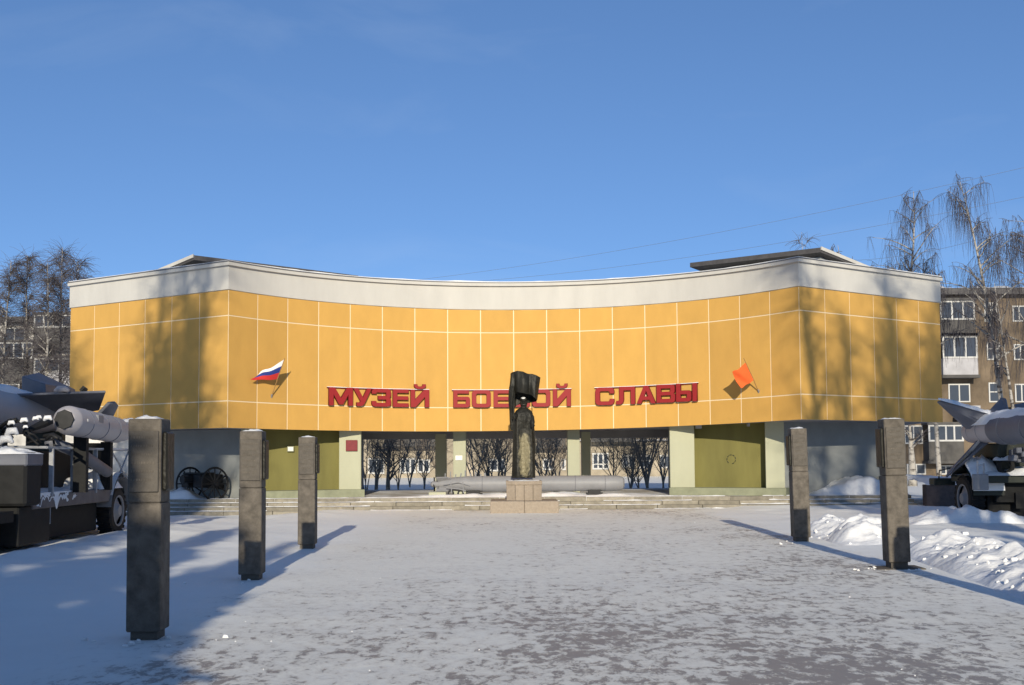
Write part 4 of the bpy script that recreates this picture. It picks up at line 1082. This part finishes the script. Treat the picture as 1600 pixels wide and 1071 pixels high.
bank('snow_bank', 'small snow heap on the platform beside the field gun', -12.4, -10.2, 37.6, 38.9, .38, .2, 18.0, .08, zbase=ZP)
bank('snow_bank', 'low strip of snow along the platform under the torpedo', -4.4, 5.6, 38.05, 39.6, .15, .5, 21.0, .09, zbase=ZP)
# crumbs of snow scattered over the plaza
cr = MB(); rr = random.Random(21)
for i in range(140):
    x = rr.uniform(-4, 6.4); y = 6.5 + 24 * rr.random() ** 1.6; s_ = rr.uniform(.003, .008) * (1.8 if rr.random() < .06 else 1)
    z = gz(x, y); a_ = rr.uniform(0, 3)
    Mx = Matrix.Translation((x, y, z)) @ Matrix.Rotation(a_, 4, 'Z')
    cr.hexa([Mx @ Vector(p) for p in ((-s_, -s_, -.01), (s_, -s_ * .7, -.01), (s_ * .8, s_, -.01), (-s_, s_ * .8, -.01))], [Mx @ Vector(p) for p in ((-s_ * .6, -s_ * .5, s_ * .8), (s_ * .5, -s_ * .4, s_), (s_ * .4, s_ * .6, s_ * .7), (-s_ * .5, s_ * .4, s_ * .9))])
for (x0, y0, n_) in ((-3.46, 11.05, 12), (5.6, 17.35, 16), (-3.7, 16.3, 6), (5.6, 22.9, 8)):
    for i in range(n_):
        x, y = x0 + rr.gauss(0, .32), y0 + rr.gauss(0, .2) - .2; s_ = rr.uniform(.006, .028)
        z = gz(x, y)
        cr.tube([(x - s_, y, z), (x - s_ * .4, y, z + s_ * .5), (x + s_ * .5, y, z + s_ * .45), (x + s_, y, z)], [s_ * .3, s_ * .7, s_ * .6, s_ * .2], 6)
tag(cr.build('snow_crumbs', M['snow']), kind='stuff')
# ------------------------------------------------------------------ apartment blocks behind
def window(parent, a, b, panes=2, transom=0.0, fw=.09, curtain=False):
    """frame standing 6 cm proud of the wall, panes set back; a, b = lower left and upper right on the wall face"""
    Yw = a.y; x0, x1, z0, z1 = a.x, b.x, a.z, b.z
    fr = MB()
    fr.box(x0, x1, Yw - .07, Yw + .02, z0, z0 + fw); fr.box(x0, x1, Yw - .07, Yw + .02, z1 - fw, z1)
    for i in range(panes + 1):
        x = x0 + (x1 - x0 - fw) * i / panes
        fr.box(x, x + fw, Yw - .066, Yw + .02, z0 + fw, z1 - fw)
    if transom: fr.box(x0 + fw, x1 - fw, Yw - .06, Yw + .02, z0 + (z1 - z0) * transom, z0 + (z1 - z0) * transom + fw * .8)
    w_ = fr.build('window', M['frame'], parent)
    for i in range(panes):
        xa = x0 + fw + (x1 - x0 - fw) * i / panes; xb = xa + (x1 - x0 - fw) / panes - fw
        MB().box(xa - .01, xb + .01, Yw - .025, Yw + .01, z0 + fw - .01, z1 - fw + .01).build('pane', M['glass'], w_)
    return w_
def win_px(parent, Yw, x0, y0, x1, y1, **k): return window(parent, P(x0, y1, Yw), P(x1, y0, Yw), **k)
def block(name, loc, label, X0_, X1_, Yw, depth, zt, wallm):
    g = thing(name, loc, label, 'apartment block')
    MB().box(X0_, X1_, Yw + .004, Yw + depth, -1, zt).build('wall', M[wallm], g)
    rf = MB().box(X0_ - .4, X1_ + .4, Yw - .7, Yw + depth + .5, zt + .002, zt + .45); rf.build('roof', M['roof'], g)
    return g
# right block
YR = 82.0
zt = P(1540, 462, YR).z
rbk = block('apartment_block', (38, YR, 0), 'five storey ochre apartment block with white loggias behind the birches at the right', 27.0, 60.0, YR, 13, zt, 'brick')
MB().grid(lambda u, v: (27 + 33 * u, YR - .75 + 2.0 * v, zt + .44 + (.10 + .35 * abs(fbm(u * 22, 2.0))) * min(1, v * 3)), 120, 6).build('roof_snow', M['snow'], rbk, smooth=True)
for w_ in ((1480, 480, 1512, 500, 3, 0), (1538, 473, 1557, 503, 2, .6), (1542, 535, 1561, 563, 2, .6), (1482, 600, 1515, 629, 2, 0), (1545, 598, 1563, 629, 1, .5), (1413, 665, 1441, 694, 2, 0),
           (1417, 725, 1446, 742, 2, 0), (1545, 665, 1563, 692, 2, 0), (1582, 478, 1602, 503, 2, 0), (1584, 538, 1604, 563, 2, 0), (1586, 600, 1606, 629, 2, 0), (1463, 727, 1492, 742, 2, 0), (1418, 600, 1446, 629, 2, 0), (1418, 537, 1446, 565, 2, 0)):
    win_px(rbk, YR, *w_[:4], panes=w_[4], transom=w_[5])
def balcony(parent, Yw, x0, x1, yt, ym, yb, glazed=3, pm='balc', out=1.1):
    a, b = P(x0, yb, Yw - out), P(x1, ym, Yw - out)
    ztop = P(x0, yt, Yw - out).z
    bl = MB().box(a.x, b.x, Yw - out, Yw - out + .08, a.z, b.z); bl.box(a.x, a.x + .08, Yw - out + .08, Yw, a.z, b.z); bl.box(b.x - .08, b.x, Yw - out + .08, Yw, a.z, b.z)
    bl.box(a.x + .08, b.x - .08, Yw - out + .08, Yw, a.z, a.z + .15)
    o = bl.build('balcony', M[pm], parent)
    MB().box(a.x - .1, b.x + .1, Yw - out - .1, Yw, a.z - .22, a.z - .003).build('balcony_slab', M['dkbal'], o)
    if glazed:
        fr = MB(); fw = .12
        fr.box(a.x, b.x, Yw - out, Yw - out + .08, ztop - fw, ztop); fr.box(a.x, b.x, Yw - out - .05, Yw - out + .1, b.z + .003, b.z + fw)
        for i in range(glazed + 1):
            x = a.x + (b.x - a.x - fw) * i / glazed; fr.box(x, x + fw, Yw - out + .002, Yw - out + .078, b.z + fw, ztop - fw)
        fr.build('balcony_frame', M['frame'], o)
        MB().box(a.x + .02, b.x - .02, Yw - out + .03, Yw - out + .05, b.z + fw - .02, ztop - fw + .02).build('pane', M['glass'], o)
        MB().box(a.x - .1, b.x + .1, Yw - out - .1, Yw, ztop + .003, ztop + .18).build('balcony_roof', M['dkbal'], o)
    return o
balcony(rbk, YR, 1474, 1528, 525, 560, 586)
balcony(rbk, YR, 1470, 1524, 470, 500, 521, 3, 'dkbal')
balcony(rbk, YR, 1452, 1506, 664, 690, 720, 4, 'dkbal')
balcony(rbk, YR, 1500, 1532, 632, 634, 652, 0)
balcony(rbk, YR, 1585, 1625, 640, 664, 690, 3, 'dkbal')
# left block of pale panels
YL = 92.0
zt = P(50, 505, YL).z
lbk = block('apartment_block', (-38, YL, 0), 'pale panel apartment block with dark loggias behind the bare trees at the left', -62.0, -27.0, YL, 13, zt, 'panelw')
balcony(lbk, YL, 52, 112, 492, 512, 540, 4, 'dkbal')
balcony(lbk, YL, -10, 51, 535, 561, 592, 4, 'dkbal')
balcony(lbk, YL, 52, 112, 560, 582, 606, 3, 'balc')
balcony(lbk, YL, -10, 30, 600, 622, 650, 3, 'dkbal')
for w_ in ((6, 512, 40, 534), (4, 600, 36, 625), (68, 618, 96, 640), (120, 520, 150, 545), (120, 590, 150, 615), (-40, 512, -16, 534)):
    win_px(lbk, YL, *w_, panes=2)
for yy in (551, 612, 670): 
    q = P(50, yy, YL); MB().box(-62, -27, YL - .02, YL + .003, q.z - .05, q.z + .05).build('panel_joint', M['dkbal'], lbk)
# middle block seen through the open ground floor
YK = 98.0
mbk = block('apartment_block', (0, YK, 0), 'ochre apartment block seen between the piers of the museum', -26.0, 26.0, YK, 13, 14.5, 'ochre')
for w_ in ((925.5, 708, 951.5, 734, 3, .28), (972, 711, 992, 731, 2, 0), (999, 711, 1018, 732, 2, .5), (575, 716, 601, 741, 2, 0), (624.5, 716, 650, 740, 3, 0), (652, 718, 672, 739, 2, 0),
           (848, 717, 866, 735, 2, 0), (876, 717, 884, 735, 1, 0), (1030, 711, 1046, 732, 2, 0), (765, 717, 790, 737, 2, 0)):
    win_px(mbk, YK, *w_[:4], panes=w_[4], transom=w_[5], fw=.13)
for (x0, x1, y) in ((903, 1046, 688.5), (598, 682, 696.5), (840, 888, 699)):
    a, b = P(x0, y, YK), P(x1, y, YK); MB().box(a.x, b.x, YK - .35, YK, a.z - .05, a.z + .05).build('ledge', M['balc'], mbk)
balcony(mbk, YK, 840, 884, 668, 678, 697, 0, 'dkbal'); balcony(mbk, YK, 600, 680, 668, 678, 694, 0, 'dkbal'); balcony(mbk, YK, 925, 990, 660, 672, 687, 0, 'dkbal')
for i in range(7): win_px(mbk, YK, 573 + i * 17, 755, 585 + i * 17, 768, panes=1, fw=.13)

# ------------------------------------------------------------------ bare trees
def bare_tree(name, label, base, h, seed, spread=.28, n1=16, n2=7, n3=8, weep=.7, trunk_r=.16, lean=(0, 0), f0=.32, up=.75, barkm='birch', twigm='twig', twr=.012, tl=1.5, fork=1, fork0=.18, grp='bare birches behind the museum', cat='tree', z0=0.0):
    rr = random.Random(seed)
    g = thing(name, (base[0], base[1], z0), label, cat, grp)
    T, C = MB(), MB()
    B = Vector((base[0], base[1], z0 - .1))
    stems = []
    for s_ in range(fork):
        fa = rr.uniform(0, 6.28); sp = 0 if fork == 1 else (.10 if fork0 > .1 else rr.uniform(.04, .30))
        pts = []
        wob = Vector((rr.uniform(-.02, .02), rr.uniform(-.02, .02), 0)) * h
        hh = h * (1 if s_ == 0 else rr.uniform(.75, .95))
        for i in range(12):
            t = i / 11
            off = Vector((lean[0] * t ** 1.6 + wob.x * math.sin(4 * t + seed), lean[1] * t ** 1.6 + wob.y * math.sin(5 * t), 0))
            if fork > 1: off += Vector((math.cos(fa), math.sin(fa) * .6, 0)) * sp * hh * sm(fork0, 1, t) * (1 if s_ % 2 else -1) * 1.3
            pts.append(B + off + Vector((0, 0, hh * t)))
        T.tube(pts, [trunk_r * (1 - .95 * (i / 11)) ** 1.1 + .010 for i in range(12)], 7)
        stems.append((pts, hh))
    def at(pts, t):
        t = t * (len(pts) - 1); i = min(int(t), len(pts) - 2); return pts[i].lerp(pts[i + 1], t - i)
    for pts, hh in stems:
        for k in range(n1):
            f_ = f0 + (.98 - f0) * ((k + rr.random()) / n1)
            p = at(pts, f_); az = rr.uniform(0, 6.28)
            ln = hh * spread * (1.15 - f_) ** .6 * rr.uniform(.6, 1.15)
            u_ = up * rr.uniform(.6, 1.3); d = Vector((math.cos(az), math.sin(az), u_)).normalized()
            br = [p]; r0 = trunk_r * (1 - .9 * f_) * .55 + .012
            for j in range(5):
                d = (d + Vector((rr.gauss(0, .13), rr.gauss(0, .13), -.05 * weep * j + .06 * (1 - weep)))).normalized()
                br.append(br[-1] + d * ln / 5)
            T.tube(br, [r0 * (1 - .8 * j / 5) for j in range(6)], 5, cap=False)
            for m_ in range(n2):
                t = .25 + .75 * (m_ + rr.random()) / n2; q = at(br, min(t, 1))
                d2 = (d * .5 + Vector((rr.gauss(0, .6), rr.gauss(0, .6), rr.uniform(.0, .7)))).normalized(); l2 = ln * .42 * rr.uniform(.5, 1.2)
                b2 = [q]
                for j in range(3):
                    d2 = (d2 + Vector((rr.gauss(0, .15), rr.gauss(0, .15), -.22 * weep * j))).normalized(); b2.append(b2[-1] + d2 * l2 / 3)
                C.tube(b2, [twr * 2.0, twr * 1.7, twr * 1.4, twr], 3, cap=False)
                for w in range(n3):
                    q2 = at(b2, rr.random()); d3 = (d2 * .5 + Vector((rr.gauss(0, .55), rr.gauss(0, .55), rr.gauss(.1, .4)))).normalized() if weep < .6 else Vector((rr.gauss(0, .34), rr.gauss(0, .34), -.6)).normalized(); l3 = tl * rr.uniform(.4, 1.2)
                    b3 = [q2]
                    for j in range(4):
                        d3 = (d3 + Vector((0, 0, -.75 * weep)) + Vector((rr.gauss(0, .08), rr.gauss(0, .08), 0))).normalized(); b3.append(b3[-1] + d3 * l3 / 4)
                    C.tube(b3, [twr, twr * .9, twr * .8, twr * .65, twr * .4], 3, cap=False)
    T.build('trunk', M[barkm], g, smooth=True); C.build('crown', M[twigm], g, smooth=True)
    return g
def bt(px, ytop, Yd, label, seed, **k):
    b = P(px, 715, Yd); bare_tree('birch_tree', label, (b.x, Yd), P(px, ytop, Yd).z, seed, **k)
bt(1400, 292, 64, 'twin stemmed white birch with hanging twigs rising behind the right end of the museum', 5, fork=2, spread=.25, n1=26, n2=5, n3=6, twr=.0065, tl=1.8, weep=.75, trunk_r=.2, f0=.5)
bt(1352, 380, 66, 'small birch whose drooping top shows left of the twin birch', 9, spread=.2, n1=12, tl=1.8, weep=.85, lean=(-1.2, 0), f0=.5)
bt(1575, 282, 58, 'tall white birch leaning left in front of the right apartment block', 12, fork=1, spread=.24, n1=28, n2=6, n3=6, twr=.0065, tl=2.0, weep=.9, lean=(-2.0, 0), trunk_r=.17, f0=.42)
bt(1592, 440, 57, 'short pale birch stem beside the leaning birch at the right', 14, spread=.14, n1=10, n2=5, n3=5, tl=1.2, weep=.8, trunk_r=.12, f0=.5, lean=(-.9, 0))
bt(1630, 300, 60, 'birch at the right edge of the photo with a hanging crown', 17, spread=.28, n1=28, twr=.007, tl=2.2, weep=.9, f0=.35)
bt(1465, 418, 70, 'low twiggy birch top above the right end of the white band', 21, spread=.2, n1=12, n2=6, n3=6, tl=1.6, weep=.8, f0=.55)
bt(1252, 362, 78, 'thin birch top just showing behind the right roof slab', 23, spread=.10, n1=10, n2=4, n3=5, tl=1.0, weep=.3, f0=.6, trunk_r=.06)
for i, (px, yt, sd, lab) in enumerate(((8, 405, 31, 'bare birch at the very left edge behind the large rocket'), (40, 398, 33, 'bare birch in front of the left block, second from the edge'), (66, 410, 36, 'slender bare birch before the dark loggia of the left block'), (92, 385, 38, 'tallest bare birch by the left end of the museum'), (118, 404, 41, 'bare birch half hidden by the left end of the museum'))):
    bt(px, yt, 70 + 2 * (i % 2), lab, sd, spread=.12, n1=30, n2=7, n3=8, twr=.010, tl=1.3, weep=.35, up=1.3, f0=.3, trunk_r=.15, twigm='twig')
# trees and shrubs seen through the open ground floor
def shrub(name, px, Yd, ytop, label, seed, n=7, spread=.5, twigm='twigbrown', barkm='barkl', cat='shrub', **k):
    b = P(px, 715, Yd); h = P(px, ytop, Yd).z
    kk = dict(spread=spread, n1=6, n2=4, n3=3, fork0=.0, tl=.7, weep=.1, trunk_r=.032, f0=.2, up=1.2, fork=n, twr=.006)
    kk.update(k)
    return bare_tree(name, label, (b.x, Yd), h, seed, barkm=barkm, twigm=twigm, grp='bare shrubs and trees behind the museum', cat=cat, **kk)
shrub('apple_tree', 607, 53, 655, 'dark crooked tree just right of the pier with the plaque', 51, n=2, spread=.5, twigm='twig', cat='tree', trunk_r=.09, n1=12, fork0=.2)
shrub('bare_shrub', 588, 60, 670, 'brown shrub beside the left pier behind the dark crooked tree', 52, n=5)
shrub('bare_shrub', 640, 66, 660, 'thin brown shrub before the window left of the back column', 53, n=3)
shrub('bare_shrub', 742, 58, 640, 'pale stemmed young birch clump right of the column with the notice', 54, n=3, barkm='birch')
shrub('bare_shrub', 765, 62, 650, 'dense brown shrub left of the statue', 55, n=5)
shrub('bare_shrub', 788, 66, 645, 'dense brown shrub close behind the statue', 56, n=5)
shrub('bare_shrub', 848, 64, 650, 'thinner brown shrub right of the statue', 57, n=5)
shrub('bare_shrub', 872, 70, 660, 'sparse shrub before the ochre wall left of the right column', 58, n=4)
shrub('maple_tree', 1010, 56, 600, 'spreading tree with many bare stems before the ochre wall', 59, n=6, spread=.35, cat='tree', barkm='barkl', trunk_r=.055, n3=4)
shrub('bare_shrub', 985, 60, 690, 'low tangled shrub under the spreading tree', 60, n=6)
shrub('bare_shrub', 1036, 58, 660, 'dark shrub beside the right pale pier', 61, n=4)
shrub('bare_shrub', 690, 70, 650, 'brown shrub behind the back column', 62, n=5)
for i, (px, Yd, yt, lab) in enumerate(((572, 57, 660, 'thin tangled shrub hard against the left pier'), (622, 58, 665, 'fine twiggy shrub right of the dark crooked tree'), (663, 62, 668, 'fine twiggy shrub left of the back column'), (752, 55, 662, 'fine twiggy shrub between the young birches and the statue'), (778, 57, 668, 'low fine shrub left of the statue'), (862, 56, 664, 'fine twiggy shrub between the statue and the right column'), (960, 57, 672, 'fine shrub beside the three pane window'), (998, 53, 676, 'fine shrub before the spreading tree'))):
    shrub('bare_shrub', px, Yd, yt, lab, 80 + i, n=4, spread=.8, trunk_r=.02)
b = P(1424, 715, 62)
bare_tree('pollard_tree', 'pollarded birch trunk with two dark branches right of the near right stele', (b.x, 62), P(1424, 640, 62).z, 71, spread=.3, n1=7, n2=4, n3=4, tl=.6, weep=.1, trunk_r=.26, f0=.45, grp='bare birches behind the museum')

# ------------------------------------------------------------------ overhead wires
def wire(a, b, label, sagz=.4):
    A, B = P(*a), P(*b); d = B - A
    pts = [A + d * (t / 24) - Vector((0, 0, sagz * 4 * (t / 24) * (1 - t / 24))) for t in range(-6, 31)]
    tag(MB().tube(pts, .008, 5).build('overhead_wire', M['wire']), label, 'wire', 'overhead wires in the sky')
wire((1600, 262, 50), (690, 433, 70), 'upper thin wire crossing the sky towards the right edge')
wire((1600, 308, 50), (790, 436, 70), 'second thin wire below the upper one in the sky')
wire((1600, 352, 50), (1300, 408, 58), 'lowest short wire between the birches at the right')

# ------------------------------------------------------------------ trees beside and behind the viewpoint that shade the place
def spruce(label, x, y, h, rad, seed, dens=1.0):
    """dense evergreen, broad for most of its height, then tapering"""
    rr = random.Random(seed)
    g = thing('spruce_tree', (x, y, 0), label, 'tree', 'spruces behind the viewpoint')
    MB().tube([(x, y, -.1), (x, y, h * .5), (x, y, h * .98)], [.03 * h * .6, .018 * h * .5, .01], 8).build('trunk', M['bark'], g, smooth=True)
    C = MB(); z = .4
    while z < h * .98:
        t = z / h; L_ = rad * min(1.0, (1 - t) * 1.9) * (.85 + .25 * rr.random()) + .12
        for k in range(int(16 * dens * min(1, (1 - t) * 1.9)) + 5):
            az = rr.uniform(0, 6.28); ln = L_ * rr.uniform(.6, 1.12); d = Vector((math.cos(az), math.sin(az), 0)); sd = Vector((-d.y, d.x, 0))
            ns = 5
            for j in range(ns):
                s0, s1 = j / ns, (j + 1.25) / ns
                c0 = Vector((x, y, z)) + d * ln * s0 + Vector((0, 0, -.22 * ln * s0)); c1 = Vector((x, y, z)) + d * ln * s1 + Vector((0, 0, -.22 * ln * s1 - .04))
                w_ = (.12 + .22 * ln * (1 - s0)) * rr.uniform(.6, 1.2)
                q = Vector((0, 0, -rr.uniform(.05, .25)))
                C.add([c0 - sd * w_ + q, c0, c1, c1 - sd * w_ * .6 + q], [(0, 1, 2, 3)])
                C.add([c0, c0 + sd * w_ + q, c1 + sd * w_ * .6 + q, c1], [(0, 1, 2, 3)])
        z += .26 + .08 * rr.random()
    C.build('crown', M['needle'], g)
for i, (x, y, h, r, lab) in enumerate((
        (-3.85, -2.0, 6.8, 1.7, 'nearest low spruce of the left row behind the viewpoint'), (-3.8, -6.5, 8.8, 1.75, 'second spruce of the left row behind the viewpoint'),
        (-3.7, -11.5, 11.2, 1.7, 'third spruce of the left row behind the viewpoint'), (-5.9, -3.5, 10.0, 1.7, 'low spruce outside the left row behind the viewpoint'),
        (-5.7, -9.5, 12.4, 1.8, 'taller spruce outside the left row behind the viewpoint'), (-7.4, -12.0, 13.2, 1.5, 'slim spruce between the left row and the truck shading ones'),
        (-9.8, -4.0, 10.4, 2.1, 'spruce left behind the viewpoint shading the railed truck'), (-12.0, -8.0, 11.5, 1.9, 'outermost spruce left behind the viewpoint'),
        (9.7, -3.0, 8.4, 1.7, 'nearest spruce right behind the viewpoint'), (10.6, -10.0, 11.0, 1.9, 'second spruce right behind the viewpoint'),
        (13.0, -5.0, 10.4, 2.0, 'outer spruce right behind the viewpoint shading the dark carrier'), (15.4, -9.0, 11.0, 2.0, 'outermost spruce right behind the viewpoint'))):
    spruce(lab, x, y, h, r, 100 + i)
for i, (x, y, h, lab) in enumerate(((-9.7, 3, 19.5, 'tall bare birch beside the viewpoint shading the left wing, nearest the plaza'), (-11.4, 1, 20.5, 'tall bare birch beside the viewpoint shading the left wing, middle one'), (-12.9, 4, 19, 'outermost tall bare birch beside the viewpoint on the left'),
                                   (11.3, 3, 19, 'tall bare birch beside the viewpoint shading the right wing, nearest the plaza'), (13.3, 1, 20, 'tall bare birch beside the viewpoint shading the right wing, middle one'), (15.0, 4, 19, 'outermost tall bare birch beside the viewpoint on the right'))):
    bare_tree('birch_tree', lab, (x, y), h, 140 + i, spread=.18, n1=24, n2=6, n3=4, weep=.25, up=2.6, trunk_r=.36, f0=.40, tl=1.3, fork=3, twr=.015, grp='birches beside the viewpoint')
